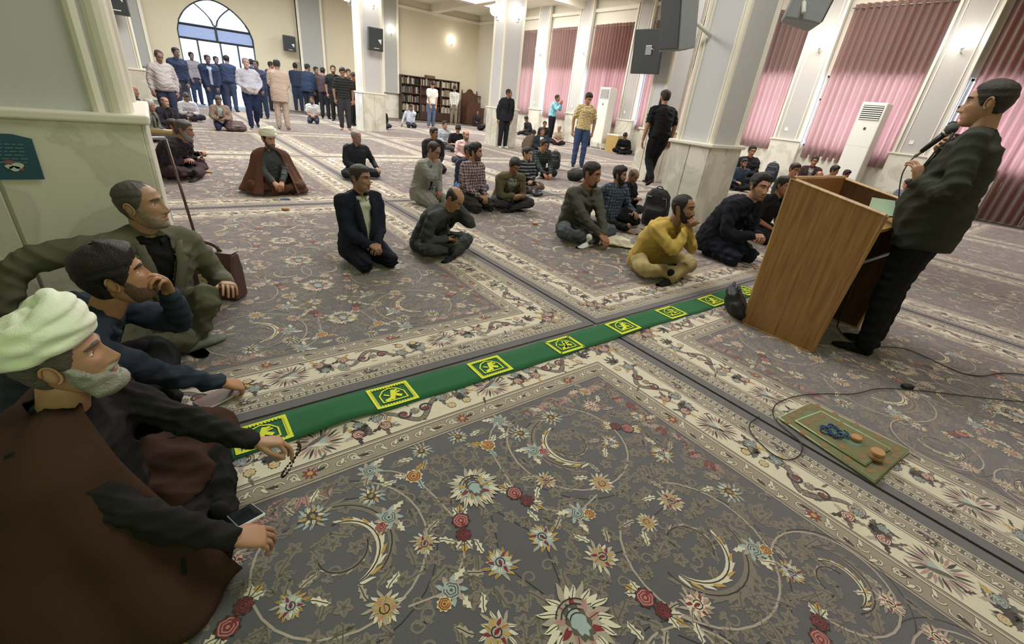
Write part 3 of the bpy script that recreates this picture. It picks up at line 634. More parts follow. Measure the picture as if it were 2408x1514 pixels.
# ---- head, x right, y forward, z up, origin between the ears
ZK = np.array([-.115, -.111, -.10, -.085, -.062, -.04, -.012, .012, .04, .068, .09, .105, .113, .1155])
WK = np.array([.012, .026, .041, .050, .0585, .0645, .0695, .072, .0735, .0705, .060, .040, .018, .004])
FK = np.array([.062, .076, .0845, .087, .089, .0895, .088, .086, .088, .080, .060, .030, .004, -.012])
BK = np.array([.035, .018, .000, -.022, -.048, -.068, -.086, -.097, -.102, -.098, -.084, -.060, -.034, -.02])
def head_grid(nz, nf, sh):
    t = np.linspace(0, 1, nz); z = -.115+.2305*(t*.75+.25*t**1.6); z = np.interp(t, [0, .04, .55, .9, 1], [-.115, -.111, .02, .1, .1155])
    u = np.linspace(-1, 1, nf+1)[:-1]; psi = PI*np.sign(u)*np.abs(u)**1.45
    Z, P = np.meshgrid(z, psi, indexing='ij'); w_ = np.interp(Z, ZK, WK)*sh.get('w', 1); f = np.interp(Z, ZK, FK); b = np.interp(Z, ZK, BK)
    w_ = w_*(1+(sh.get('jaw', 1)-1)*sstep(-.02, -.09, Z))
    yc = (f+b)/2*.55-.008; c, s = np.cos(P), np.sin(P)
    e = 2/2.25; X = w_*np.sign(s)*np.abs(s)**e; Y = np.where(c > 0, yc+(f-yc)*np.abs(c)**e, yc-(yc-b)*np.abs(c)**e)
    fr = sstep(0.1, .6, c); ax = np.abs(X); G = lambda cx, sx, cz, sz: np.exp(-((ax-cx)/sx)**2-((Z-cz)/sz)**2)
    nl = sh.get('nose', 1.0)
    na = np.interp(Z, [-.052, -.045, -.039, -.03, -.012, .008, .022, .034], [0, .007, .020, .025, .0165, .0095, .0045, 0])*nl; ns = np.interp(Z, [-.05, -.034, 0, .03], [.0125, .0125, .0088, .0085])
    d = na*np.exp(-(ax/ns)**2)+.0065*nl*G(.0135, .006, -.036, .008)
    d += .0055*G(.024, .026, .033, .0085)+.003*G(0, .02, .034, .01)-.0125*G(.0315, .0155, .0115, .0115)-.004*G(.012, .006, .012, .012)
    d += .0045*G(.046, .017, -.012, .016)-.003*G(.042, .014, -.05, .016)
    d += .0055*G(0, .02, -.0555, .0055)+.006*G(0, .017, -.069, .0058)-.0045*G(0, .022, -.0622, .0022)-.002*G(0, .004, -.0505, .006)
    d += .0065*G(0, .02, -.099, .011)-.0035*G(0, .02, -.081, .006)+sh.get('chin', 0)*G(0, .02, -.1, .014)
    d += -.004*G(.03, .012, -.047, .012)*sh.get('age', 0)
    Y = Y+d*fr; X = X*(1-.03*sstep(.02, .06, Z)*sstep(.3, .8, c))
    V = np.stack([X, Y, Z], -1)
    return V, Z, P, X
def grid_faces(nz, nf, keep=None):
    i, j = np.meshgrid(np.arange(nz-1), np.arange(nf), indexing='ij'); Q = np.stack([i*nf+j, i*nf+(j+1) % nf, (i+1)*nf+(j+1) % nf, (i+1)*nf+j], -1)
    if keep is not None:
        k = keep[:-1]|keep[1:]; k = k|np.roll(k, -1, 1); return Q[k]
    return Q.reshape(-1, 4)
def hairline(ap, style):
    A = np.radians([0, 25, 42, 55, 68, 80, 92, 104, 116, 130, 150, 180])
    H = dict(full=[.072, .073, .066, .048, .012, -.012, .022, .016, -.03, -.058, -.068, -.072],
             low=[.060, .060, .054, .040, .008, -.014, .018, .012, -.035, -.062, -.07, -.074],
             recede=[.094, .099, .094, .060, .016, -.012, .022, .016, -.03, -.056, -.066, -.07],
             bald=[.3, .3, .3, .14, .02, -.008, .024, .018, -.03, -.056, -.066, -.07])[style]
    return np.interp(ap, A, H)
def face_shell(name, mask, th, V, N, nz, nf, matl, parent, M, T, seed, rough=.002):
    keep = mask > .02; Q = grid_faces(nz, nf, keep)
    if not len(Q): return
    r = np.random.RandomState(seed); ph = r.uniform(0, 6, 4); Vf = V.reshape(-1, 3)
    ns = (np.sin(Vf[:, 0]*210+3*np.sin(Vf[:, 2]*60)+ph[0])+np.sin(Vf[:, 1]*190+3*np.sin(Vf[:, 0]*70)+ph[1])+np.sin(Vf[:, 2]*170+ph[2]))/3
    o = (mask*th).reshape(-1)+rough*ns*sstep(.25, .8, mask).reshape(-1)-.0012*(1-sstep(0, .15, mask).reshape(-1))
    W = Vf+N.reshape(-1, 3)*o[:, None]; idx = np.unique(Q); mp = np.zeros(len(W), int)-1; mp[idx] = np.arange(len(idx))
    return toobj(name, (W[idx]@M.T)+T, mp[Q], matl, parent)
def grid_normals(V):
    du = np.roll(V, -1, 1)-np.roll(V, 1, 1); dv = np.gradient(V, axis=0); n = np.cross(du, dv); n /= np.linalg.norm(n, axis=-1)[..., None]+1e-9
    ctr = V-V3(0, -.01, 0); s = np.sign((n*ctr).sum(-1)); return n*np.where(s == 0, 1, s)[..., None]
SKIN = {}
def skin(c):
    if c not in SKIN:
        m = mat('skin_'+c, c, .55, .10, 30, .12, 260, spec=.35); b = m.node_tree.nodes['Principled BSDF']; b.inputs['Subsurface Weight'].default_value = .0
        SKIN[c] = m
    return SKIN[c]
def hairm(c): return mat('hair_'+c, c, .6, .35, 60, .6, 180, spec=.4)
def cloth(c, kind='plain', c2=None, sc_=9.0):
    nm = 'cloth_%s_%s_%s' % (c, kind, c2)
    if nm in _M: return _M[nm]
    m = mat(nm, c, .9, .09, 9, .25, 420, spec=.2)
    nt = m.node_tree; bp = [n for n in nt.nodes if n.type == 'BUMP'][0]; tcn = [n for n in nt.nodes if n.type == 'TEX_COORD'][0]; b2 = nt.nodes.new('ShaderNodeBump'); nz_ = nt.nodes.new('ShaderNodeTexNoise'); nz_.noise_type = 'RIDGED_MULTIFRACTAL' if hasattr(nz_, 'noise_type') else 'FBM'
    nz_.inputs['Scale'].default_value = 5.5; nz_.inputs['Detail'].default_value = 3; nz_.inputs['Distortion'].default_value = .9; nt.links.new(tcn.outputs['Object'], nz_.inputs['Vector']); nt.links.new(nz_.outputs['Fac'], b2.inputs['Height'])
    b2.inputs['Strength'].default_value = .38; b2.inputs['Distance'].default_value = .03; nt.links.new(b2.outputs['Normal'], bp.inputs['Normal'])
    if kind != 'plain':
        nt = m.node_tree; b = nt.nodes['Principled BSDF']; tc = nt.nodes.new('ShaderNodeTexCoord'); sp = nt.nodes.new('ShaderNodeSeparateXYZ'); nt.links.new(tc.outputs['Object'], sp.inputs[0])
        def band(sock, f, lo, k=1.0):
            a = nt.nodes.new('ShaderNodeMath'); a.operation = 'MULTIPLY'; a.inputs[1].default_value = f; nt.links.new(sock, a.inputs[0])
            fr = nt.nodes.new('ShaderNodeMath'); fr.operation = 'FRACT'; nt.links.new(a.outputs[0], fr.inputs[0])
            g = nt.nodes.new('ShaderNodeMath'); g.operation = 'GREATER_THAN'; g.inputs[1].default_value = lo; nt.links.new(fr.outputs[0], g.inputs[0])
            s = nt.nodes.new('ShaderNodeMath'); s.operation = 'MULTIPLY'; s.inputs[1].default_value = k; nt.links.new(g.outputs[0], s.inputs[0]); return s.outputs[0]
        add = nt.nodes.new('ShaderNodeMath'); add.operation = 'ADD'
        if kind == 'stripe': nt.links.new(band(sp.outputs['Z'], sc_, .6, 1.0), add.inputs[0]); add.inputs[1].default_value = 0
        elif kind == 'vstripe': nt.links.new(band(sp.outputs['X'], sc_*3, .8, .6), add.inputs[0]); add.inputs[1].default_value = 0
        else:
            nt.links.new(band(sp.outputs['X'], sc_*1.6, .6, .5), add.inputs[0]); nt.links.new(band(sp.outputs['Z'], sc_*1.6, .6, .5), add.inputs[1])
        mx = nt.nodes.new('ShaderNodeMix'); mx.data_type = 'RGBA'; mx.inputs[6].default_value = C(c); mx.inputs[7].default_value = C(c2); nt.links.new(add.outputs[0], mx.inputs[0]); nt.links.new(mx.outputs[2], b.inputs['Base Color'])
    return m
M_eye = mat('eye_white', 'd9d2c8', .3); M_iris = mat('iris_dark', '1d120c', .2); M_lip = mat('lip', '8a5a4c', .5)

def ik(a, t, l1, l2, pole):
    d = t-a; L = np.linalg.norm(d); Lc = min(L, (l1+l2)*.995); Lc = max(Lc, abs(l1-l2)*1.05+.02); d = d/(L+1e-9); t = a+d*Lc
    x = (l1*l1-l2*l2+Lc*Lc)/(2*Lc); h = math.sqrt(max(0, l1*l1-x*x)); p = pole-d*np.dot(pole, d); p = nrm(p); return a+d*x+p*h, t
def foot_parts(ank, toe, up, s=1.0):
    toe = nrm(toe); up = nrm(up-toe*np.dot(up, toe)); P = np.array([ank-toe*.055-up*.045, ank-toe*.04-up*.04, ank+toe*.02-up*.035, ank+toe*.09-up*.045, ank+toe*.15-up*.053, ank+toe*.185-up*.056])
    side = np.cross(toe, up)
    return [sweep(P, np.array([.012, .03, .034, .043, .04, .016])*s, np.array([.012, .032, .036, .027, .018, .008])*s, 12, side), limb([ank+up*.05, ank-up*.02], [.036*s, .036*s], 10)]

def w2px(p):
    c = RCAM.T@(np.array(p, float)-CAMP); return CX+F_PX*c[0]/-c[2], CY-F_PX*c[1]/-c[2]
def person(name, label, at, face, legs='cross', scale=1.0, hpx=None, bpx=None, rel=None, look=None, pitch=0, roll=0, srange=(.84, 1.12), near=1, hgt=None, lean=8, slump=12, side=0, twist=0, head=(0, 0, 0), neck=(0, .035), R='lap', L='lap', polR=None, polL=None,
           handR='relax', handL='relax', dirR=None, dirL=None, norR=None, norL=None, top='shirt', col='39424f', inner='e8e8e0', innermat=None, topmat=None, vee=(.07, .34), open_=False, hem=.0, pants='23262b', sock='2a2a2c', barefoot=False,
           hair='full', haircol='17130f', hth=.012, beard=0, beardcol=None, bth=.004, skinc='b07f62', shape=None, belly=0.0, fat=1.0, glasses=False, extra=None, shortsleeve=False, legspec=None, shoes=None, cat='person', cloak=None, turban=False, eyes=True, neckh=.088, group=None, sleeveless=False, z0=0.0, stub=None):
    """one person: body mesh (head, hands, feet) with clothing, hair and beard as parts. near: 0 far .. 3 close-up"""
    seed = abs(hash(label)) % 9973 if False else sum(map(ord, label)) % 9973
    root = tag(empty(name, (at[0], at[1], z0), math.radians(face-90)), label, cat, group); root.scale = (scale,)*3
    vox = (.026, .018, .013, .0095)[near]; hres = ((26, 30), (40, 44), (56, 60), (78, 84))[near]
    inf = vox*(.42 if near < 2 else .3); fat = fat*(1.14 if near < 2 else 1.08)
    # -- skeleton
    J = {}
    hz = dict(cross=.105, kneel=.205, stand=.94, kneeup=.105, side=.115, walk=.93).get(legs, .105) if hgt is None else hgt
    P0 = V3(0, 0, hz); r_ = np.radians
    lens = (.157, .157, .155); angs = (lean*.6, lean, lean+slump); pts = [P0]
    for l, a in zip(lens, angs): pts.append(pts[-1]+l*V3(math.sin(r_(side)), math.sin(r_(a)), math.cos(r_(a))*math.cos(r_(side))))
    C7 = pts[-1]; up = nrm(pts[-1]-pts[-2]); ct = rotm((0, 0, 1), twist); X = nrm(ct@V3(1, 0, 0)); X = nrm(X-up*np.dot(X, up)); Yf = np.cross(up, X)
    Sh = {1: C7-up*.045+X*.178*fat**.5, -1: C7-up*.045-X*.178*fat**.5}
    if legs in ('stand', 'walk'): hp = {k: P0+V3(k*.088, 0, -.03) for k in (1, -1)}
    else: hp = {k: P0+V3(k*.092, .0, .0) for k in (1, -1)}
    LG = {}
    if legs == 'cross': LG = {1: (V3(.35, .30, .135), V3(-.06, .30, .075), V3(-.7, .1, -.2)), -1: (V3(-.35, .30, .13), V3(.07, .39, .065), V3(.75, .0, -.15))}
    elif legs == 'kneel': LG = {k: (V3(k*.15, .40, .075), V3(k*.10, -.01, .065), V3(-k*.15, -.9, -.1)) for k in (1, -1)}
    elif legs == 'kneeup': LG = {1: (V3(.20, .27, .44), V3(.14, .42, .08), V3(.2, 1, 0)), -1: (V3(-.36, .29, .13), V3(.02, .36, .07), V3(.8, .0, -.1))}
    elif legs == 'kneeupL': LG = {-1: (V3(-.20, .27, .44), V3(-.14, .42, .08), V3(-.2, 1, 0)), 1: (V3(.36, .29, .13), V3(-.02, .36, .07), V3(-.8, .0, -.1))}
    elif legs == 'hug': LG = {k: (V3(k*.12, .30, .46), V3(k*.10, .42, .08), V3(k*.1, 1, 0)) for k in (1, -1)}
    elif legs == 'side': LG = {1: (V3(.33, .30, .10), V3(.10, .50, .065), V3(-.5, .6, -.1)), -1: (V3(-.26, .36, .11), V3(-.42, .0, .07), V3(-.3, -.9, 0))}
    elif legs == 'stand': LG = {k: (V3(k*.10, .02, .50), V3(k*.105, -.01, .075), V3(k*.18, 1, 0)) for k in (1, -1)}
    elif legs == 'walk': LG = {1: (V3(.09, .16, .51), V3(.085, .22, .085), V3(.05, 1, .1)), -1: (V3(-.09, .06, .50), V3(-.09, -.26, .12), V3(-.05, .85, -.5))}
    if legspec: LG.update(legspec)
    presets = dict(lap=V3(.07, .28, .23), knee=V3(.30, .28, .22), hang=V3(.25, .02, hz-.10), chin=V3(.07, .25, 0), phone=V3(.06, .36, .32), floor=V3(.36, .10, .07), belly=V3(.03, .20, hz+.13), back=V3(.08, -.16, hz+.05), pray=V3(.05, .32, hz+.40))
    hc = C7+V3(neck[0], neck[1], 0)+nrm(V3(0, .25*math.sin(r_(lean+slump)), 1))*neckh+V3(0, .0, .075)
    hy, hp_, hr = head; HM = rotm((0, 0, 1), hy)@rotm((1, 0, 0), -hp_)@rotm((0, 1, 0), hr)
    if hpx is not None:
        B = fl(*bpx) if bpx is not None else fl(*hpx, (hc[2])*scale+z0)
        for _ in range(4):
            if rel is not None: face = math.degrees(math.atan2(-B[1], -B[0]))+rel
            if look is not None:
                hy = look-rel; HM = rotm((0, 0, 1), hy)@rotm((1, 0, 0), -pitch)@rotm((0, 1, 0), roll)
            Rz = rotm((0, 0, 1), face-90)
            if bpx is not None:
                lo, hi = .3, 2.2
                for _i in range(30):
                    md_ = (lo+hi)/2; q_ = B+Rz@(hc*md_)
                    if w2px(q_)[1] > hpx[1]: lo = md_
                    else: hi = md_
                scale = min(max(lo, srange[0]), srange[1])
            H_ = fl(*hpx, hc[2]*scale+z0); B = H_-(Rz@hc)*scale; B[2] = z0
        if B[0] > 14.35:                                         # the curtain wall stops them
            for _ in range(3):
                H_ = onX(hpx[0], hpx[1], 14.35+(Rz@hc)[0]*scale); scale = min(max(H_[2]/hc[2], .7), 1.35); B = H_-(Rz@hc)*scale; B[2] = z0
        at = (B[0], B[1]); root.location = (at[0], at[1], z0); root.rotation_euler = (0, 0, math.radians(face-90)); root.scale = (scale,)*3
    PLACED.append((label, round(at[0], 2), round(at[1], 2), round(scale, 2)))
    def tolocal(u, v, axis, val):
        Ri = rotm((0, 0, 1), face-90).T; o_ = Ri@(CAMP-V3(at[0], at[1], z0))/scale; d_ = Ri@(RCAM@_ray(u, v))/scale; t_ = (val-o_[axis])/d_[axis]; return o_+d_*t_
    arms = {}
    for k, tg, pol in ((1, R, polR), (-1, L, polL)):
        if isinstance(tg, str):
            if tg == 'chin': t = hc+HM@V3(k*.02, .07, -.155)
            elif tg == 'mouth': t = hc+HM@V3(k*.045, .125, -.125)
            elif tg == 'ear': t = hc+HM@V3(k*.105, .06, -.07)
            else: t = presets[tg]*V3(k, 1, 1)
        elif tg[0] in ('px', 'py', 'pz'): t = tolocal(tg[1], tg[2], 'xyz'.index(tg[0][1]), tg[3])
        else: t = V3(*tg)
        pl = V3(*pol) if pol is not None else V3(k*.55, -.45, -.8)
        e, w2 = ik(Sh[k], t, .285, .25, nrm(pl)); arms[k] = (Sh[k], e, w2)
    legsj = {}
    for k in (1, -1):
        kn, an, td = LG[k]; d = kn-hp[k]; kn = hp[k]+nrm(d)*min(.45, np.linalg.norm(d)); d = an-kn; an = kn+nrm(d)*min(.435, max(.36, np.linalg.norm(d))) if legs != 'stand' else an; legsj[k] = (hp[k], kn, an, td)
    # -- garments
    tm = topmat or cloth(col); pm = cloth(pants); jk = top == 'jacket'
    def torso(g, w0=0.0, topz=1.0):
        S = [P0+V3(0, -.005, -.07-w0), P0+V3(0, -.005, -.02), pts[0]*.5+pts[1]*.5, pts[1], pts[1]*.4+pts[2]*.6, pts[2]*.7+pts[3]*.3, pts[2]*.3+pts[3]*.7, C7-up*.03, C7+up*.012]
        A = np.array([.165, .172, .165, .160, .166, .176, .172, .12, .066])*fat**.6+g+inf; B = np.array([.118, .125, .118, .114, .117, .118, .107, .08, .062])*fat**.6+g+inf
        B[1:5] += belly*np.array([.45, 1, .9, .5])
        if g > .015: A[:3] += .014; B[:3] += .018
        S = np.array(S); S[1:5, 1] += belly*np.array([.3, .7, .6, .3])
        return sweep(S, A, B, 22, X if abs(twist) < 50 else (1, 0, 0), pw=2.35)
    def sleeve(k, g, short=False):
        a, e, w2 = arms[k]; r0, r1, r2, r3 = .06*fat**.5+g+inf, .054*fat**.4+g+inf, .048+g+inf, .036+g+inf*.6
        if short: q = a+(e-a)*.72; return limb([a+(C7-a)*.25, a, q], [.055+g, r0, r1+.008], 12)
        w3 = w2-(w2-e)*.06; return limb([a+(C7-a)*.25, a, e, w3], [.055+g, r0, (r1+r2)/2, r3+.004], 12)
    yoke = lambda g: limb([Sh[1]+up*.012, C7+up*.0, Sh[-1]+up*.012], [.05+g+inf, .058+g+inf*.6, .05+g+inf], 12)
    jts = [(arms[k][1], nrm(arms[k][2]-arms[k][0]+1e-6), .085) for k in (1, -1)]
    amp = .0085 if near >= 2 else .0095
    sg = .004 if jk else .008; shirt_o = root
    parts = [torso(sg, .0), yoke(sg*.7)]
    if not jk and not sleeveless: parts += [sleeve(k, .004, shortsleeve) for k in (1, -1)]
    if not (jk and near == 0 and not open_):
        W, Q = remesh(parts, vox, 4); W = wrinkle(W, Q, amp*(.6 if jk else 1), seed, 1.0, [] if jk else jts); shirt_o = toobj('shirt' if top != 'robe' else 'robe', W, Q, innermat or (cloth(inner) if jk else tm), root)
    # collar
    if near >= 1 and top != 'robe':
        cm = (innermat or cloth(inner)) if jk else tm; cv = []; n_ = 18
        cb, ch = C7+up*.004, .034
        for r0, h0 in ((.062, .0), (.069, ch), (.085, ch*.35), (.078, -.012)):
            for q in range(n_+1):
                a = -PI*.5+.28+(2*PI-.56)*q/n_; dx_, dy_ = math.cos(a+PI), math.sin(a+PI); fy = .012 if dy_ > 0 else 0; cv.append(cb+X*(-dx_*r0*1.05)+Yf*(dy_*r0*.98+.01)+up*(h0-.026*max(0, dy_)**2*1.0+(.006 if dy_ < 0 else 0)))
        cq = [(r*(n_+1)+q, r*(n_+1)+q+1, (r+1)*(n_+1)+q+1, (r+1)*(n_+1)+q) for r in range(3) for q in range(n_)]
        toobj('collar', np.array(cv), np.array(cq), cm, shirt_o)
    if jk:
        g = .02; hemd = .16+hem if legs in ('stand', 'walk') else (.10 if legs != 'kneel' else .15)
        parts = [torso(g, hemd-.07), yoke(g*.8)]+[sleeve(k, .011) for k in (1, -1)]
        W, Q = remesh(parts, vox, 4); W0 = W; W = wrinkle(W, Q, amp*.8, seed+1, .8, jts)
        D = W-C7; u, v, wd = D@X, D@Yf, -(D@up)
        if legs in ('stand', 'walk', 'kneel'): pass
        hw_ = np.where(wd < vee[1], vee[0]*(1-wd/vee[1])**.9 if False else vee[0]*np.clip(1-wd/vee[1], 0, 1), 0)
        if open_: hw_ = np.maximum(hw_, .045+.05*np.clip(wd-.1, 0, 1))
        darm = np.full(len(W), 9.)
        for k in (1, -1):
            for a, b in (arms[k][:2], arms[k][1:]):
                ab = b-a; t = np.clip(((W-a)@ab)/(ab@ab), 0, 1); darm = np.minimum(darm, np.linalg.norm(W-(a+t[:, None]*ab), axis=1))
        cut = (v > .03) & (np.abs(u) < hw_) & (darm > .078) & (wd > -.03); fc = cut[Q].sum(1) >= 3
        if (~fc).any():
            ob = jo = toobj('jacket', W, Q[~fc], tm, root); sd = ob.modifiers.new('thick', 'SOLIDIFY'); sd.thickness = .006; sd.offset = -1
        if near >= 1:
            cv = []; n_ = 16
            for r0, h0 in ((.071, .022), (.080, .030), (.096, .004), (.100, -.022)):
                for q in range(n_+1):
                    a = PI*.5+math.radians(62)+(2*PI-math.radians(124))*q/n_; cv.append(C7+X*(math.cos(a)*r0*1.12)+Yf*(math.sin(a)*r0*.95+.006)+up*(h0-.02*max(0, math.sin(a))))
            toobj('collar', np.array(cv), np.array([(r*(n_+1)+q, r*(n_+1)+q+1, (r+1)*(n_+1)+q+1, (r+1)*(n_+1)+q) for r in range(3) for q in range(n_)]), tm, jo)
            bv = BVHTree.FromPolygons([Vector(p) for p in W0.tolist()], [tuple(q) for q in Q.tolist()])
            for k in (1, -1):
                lv = []; ws = np.linspace(-.01, vee[1]*.97, 9)
                for i, w_ in enumerate(ws):
                    ui = vee[0]*max(0, 1-w_/vee[1])-.004; uo = ui+.066*math.sin(PI*min(1, .28+.72*(1-i/8))*.62+.2)*(1 if i > 1 else .7)
                    if i == 8: uo = ui+.01
                    for uu in (ui, (ui+uo)/2, uo):
                        o_ = C7+X*(k*uu)+Yf*.5-up*max(w_, .03); h = bv.ray_cast(Vector(o_), Vector(-Yf), .6)
                        y = (Vector(h[0])-Vector(C7)).dot(Vector(Yf)) if h[0] is not None else .12
                        y = min(y, .20); lv.append(C7+X*(k*uu)+Yf*(y+.009)-up*w_)
                lq = [(i*3+j, i*3+j+1, (i+1)*3+j+1, (i+1)*3+j) for i in range(8) for j in range(2)]
                ob = toobj('lapel', np.array(lv), np.array(lq), tm, jo); sd = ob.modifiers.new('t', 'SOLIDIFY'); sd.thickness = .006; sd.offset = 0
    parts = [ell(P0+V3(0, 0, -.01), (.165*fat**.5+inf*.5, .128*fat**.5+inf*.5, .11)), ell(P0+V3(0, 0, .04), (.152*fat**.5, .115*fat**.5, .08))]
    for k in (1, -1):
        h_, kn, an, td = legsj[k]; loose = 1.12 if legs in ('stand', 'walk') else 1.08
        parts.append(limb([h_, h_+(kn-h_)*.35, kn, kn+(an-kn)*.4, an+(kn-an)*.04], np.array([.092, .09*fat**.4, .068, .064, .055])*loose+inf, 12))
    W, Q = remesh(parts, vox, 4); W[:, 2] = np.maximum(W[:, 2], .004 if legs not in ('stand', 'walk') else -1)
    kj = [(legsj[k][1], nrm(legsj[k][2]-legsj[k][0]), .11) for k in (1, -1)]+([(legsj[k][2], V3(0, 0, 1), .1) for k in (1, -1)] if legs in ('stand', 'walk') else [])
    W = wrinkle(W, Q, amp*(.5 if legs in ('stand', 'walk') else 1.1), seed+2, .9, kj); W[:, 2] = np.maximum(W[:, 2], .004 if legs not in ('stand', 'walk') else -1)
    toobj('trousers', W, Q, pm, root)
    # -- body: head, neck, arms, hands, bare feet, core
    nz, nf = hres; sh = shape or {}; HV, Zg, Pg, Xg = head_grid(nz, nf, sh); N = grid_normals(HV)
    Wl = []; Ql = []; Ml = []; off_ = [0]
    def addm(Vv, Ff, mi):
        Ff = [tuple(i+off_[0] for i in (f if len(f) != 3 else tuple(f)+(f[2],))) for f in Ff]; Wl.append(np.asarray(Vv)); off_[0] += len(Vv)
        for f in Ff:
            if len(f) > 4:
                for i in range(1, len(f)-1): Ql.append((f[0], f[i], f[i+1], f[i+1])); Ml.append(mi)
            else: Ql.append(f); Ml.append(mi)
    HF = HV.reshape(-1, 3)@HM.T+hc; hq = grid_faces(nz, nf)
    zc = Zg.reshape(-1)[hq].mean(1); xc = np.abs(Xg.reshape(-1)[hq]).mean(1); cc = np.cos(Pg).reshape(-1)[hq].mean(1)
    lipm = ((xc/.0225)**2+((zc+.0625)/.0105)**2 < 1) & (cc > .3)
    addm(HF, [tuple(q) for q in hq[~lipm].tolist()], 0); base0 = off_[0]; 
    for q in hq[lipm].tolist(): Ql.append(tuple(q)); Ml.append(3)
    addm([HF[:nf].mean(0), HF[-nf:].mean(0)], [], 0)
    for j in range(nf): Ql.append((base0, j, (j+1) % nf, (j+1) % nf)); Ml.append(0); Ql.append((base0+1, (nz-1)*nf+(j+1) % nf, (nz-1)*nf+j, (nz-1)*nf+j)); Ml.append(0)
    nk0 = hc+HM@V3(0, -.022, -.035); v, f = sweep(np.array([nk0, nk0*.65+(C7+V3(0, 0, -.01))*.35, nk0*.3+C7*.7, C7-up*.03, C7-up*.09]), np.array([.05, .053, .056, .064, .07])*sh.get('neck', 1), np.array([.054, .056, .058, .062, .06])*sh.get('neck', 1), 16, X); addm(v, f, 0)
    ys = lambda x, z: HV.reshape(-1, 3)[np.argmin((np.abs(HV[..., 0]-x)+np.abs(HV[..., 2]-z)+np.where(HV[..., 1] < 0, 9, 0)).reshape(-1))][1]
    if eyes and near >= 0:
        ye = ys(.0315, .0115); en = (10, 14, 18)[min(near, 2)]
        for k in (1, -1):
            c = V3(k*.0315, ye-.0062, .0115); v, f = uvs(en, en-2); v = v*.0126; v = v[:, [0, 2, 1]]*V3(1, 1, -1)      # pole forward
            v2 = (v+c)@HM.T+hc; iris = 1+en*max(1, round((en-2)*.13)); fi = [q for q in f]; 
            addm(v2, [q for q in f if max(q) >= iris], 1); b0 = off_[0]-len(v2)
            for q in f:
                if max(q) < iris: q4 = tuple(q)+((q[2],) if len(q) == 3 else ()); Ql.append(tuple(i+b0 for i in q4)); Ml.append(2)
            if near >= 1:                                        # lids
                for up_, a0, a1 in ((1, 18, 85), (-1, 28, 85)):
                    lv = []; m_ = 9
                    for a in np.linspace(a0, a1, 5):
                        for t in np.linspace(-80, 80, m_): lv.append(c+.0142*V3(math.sin(r_(t)), math.cos(r_(t))*math.cos(r_(a)), up_*math.cos(r_(t))*math.sin(r_(a))))
                    addm(np.array(lv)@HM.T+hc, [(i*m_+j, i*m_+j+1, (i+1)*m_+j+1, (i+1)*m_+j) for i in range(4) for j in range(m_-1)], 0)
    for k in (1, -1):                                            # ears
        xe = np.interp(0, ZK, WK)*sh.get('w', 1); M_ = rotm((0, 0, 1), k*22)@rotm((1, 0, 0), 12)
        ev, ef = uvs(12, 8); ev = (ev*V3(.0075, .0175, .031)*(1+0*ev))@M_.T+V3(k*(xe+.006), -.016, .0); addm(ev@HM.T+hc, ef, 0)
        a = np.linspace(-.6, 4.0, 12); hx = np.stack([np.full(12, k*.007), .016*np.cos(a+.9)*-1, .029*np.sin(a+.9)*1], 1)@M_.T+V3(k*(xe+.008), -.017, .002); v, f = sweep(hx, np.full(12, .0038), np.full(12, .0038), 6); addm(v@HM.T+hc, f, 0)
    fine = near >= 2
    for k, pose, dr, nr in ((1, handR, dirR, norR), (-1, handL, dirL, norL)):
        a, e, w2 = arms[k]; d = nrm(V3(*dr)) if dr is not None else nrm(w2-e)
        n_ = V3(*nr) if nr is not None else V3(k*.2, .1, 1.0)
        n_ = nrm(n_-d*np.dot(n_, d)); x = np.cross(d, n_)
        hv, hq_ = hand_mesh(pose, fine); hv = hv*V3(k, 1, 1)
        addm(w2+hv[:, :1]*x+hv[:, 1:2]*d+hv[:, 2:]*n_, hq_.tolist() if k == 1 else hq_[:, ::-1].tolist(), 0)
        q = [a, e, w2]; sk_ = shortsleeve or sleeveless; v, f = limb(q, [.048, .042, .027] if sk_ else [.034, .032, .026], 12); addm(v, f, 0)
    v, f = sweep(np.array([P0, pts[1], pts[2], C7-up*.05]), np.array([.11, .11, .12, .10]), np.array([.08, .08, .08, .07]), 10, X); addm(v, f, 0)
    for k in (1, -1):
        h_, kn, an, td = legsj[k]; upf = V3(0, 0, 1) if legs != 'kneel' else V3(0, 0, -1)
        fp = foot_parts(an, td, upf if abs(nrm(td)[2]) < .8 else V3(0, 1, 0))
        if legs == 'kneel': fp = [(np.stack([v_[:, 0], v_[:, 1], np.maximum(v_[:, 2], .006)], 1), f_) for v_, f_ in fp]
        if barefoot:
            for v, f in fp: addm(v, f, 0)
        else:
            W, Q = remesh(fp, .012 if near < 2 else .008, 3); W[:, 2] = np.maximum(W[:, 2], .004)
            toobj('shoe' if shoes else 'sock', W, Q, cloth(shoes or sock), root)
        v, f = limb([h_, kn, an], [.07, .05, .038], 8); v[:, 2] = np.maximum(v[:, 2], .012); addm(v, f, 0)
    sm = skin(skinc); hm = hairm(haircol)
    body = toobj('body', np.concatenate(Wl), np.array(Ql), [sm, M_eye, M_iris, mat('lip_'+skinc, tuple(c*k_ for c, k_ in zip(C(skinc)[:3], (.85, .62, .62)))+(1,), .45), hm], root, Ml)
    # -- hair, brows, beard
    ap = np.abs(Pg); hd = max(seed, 1)
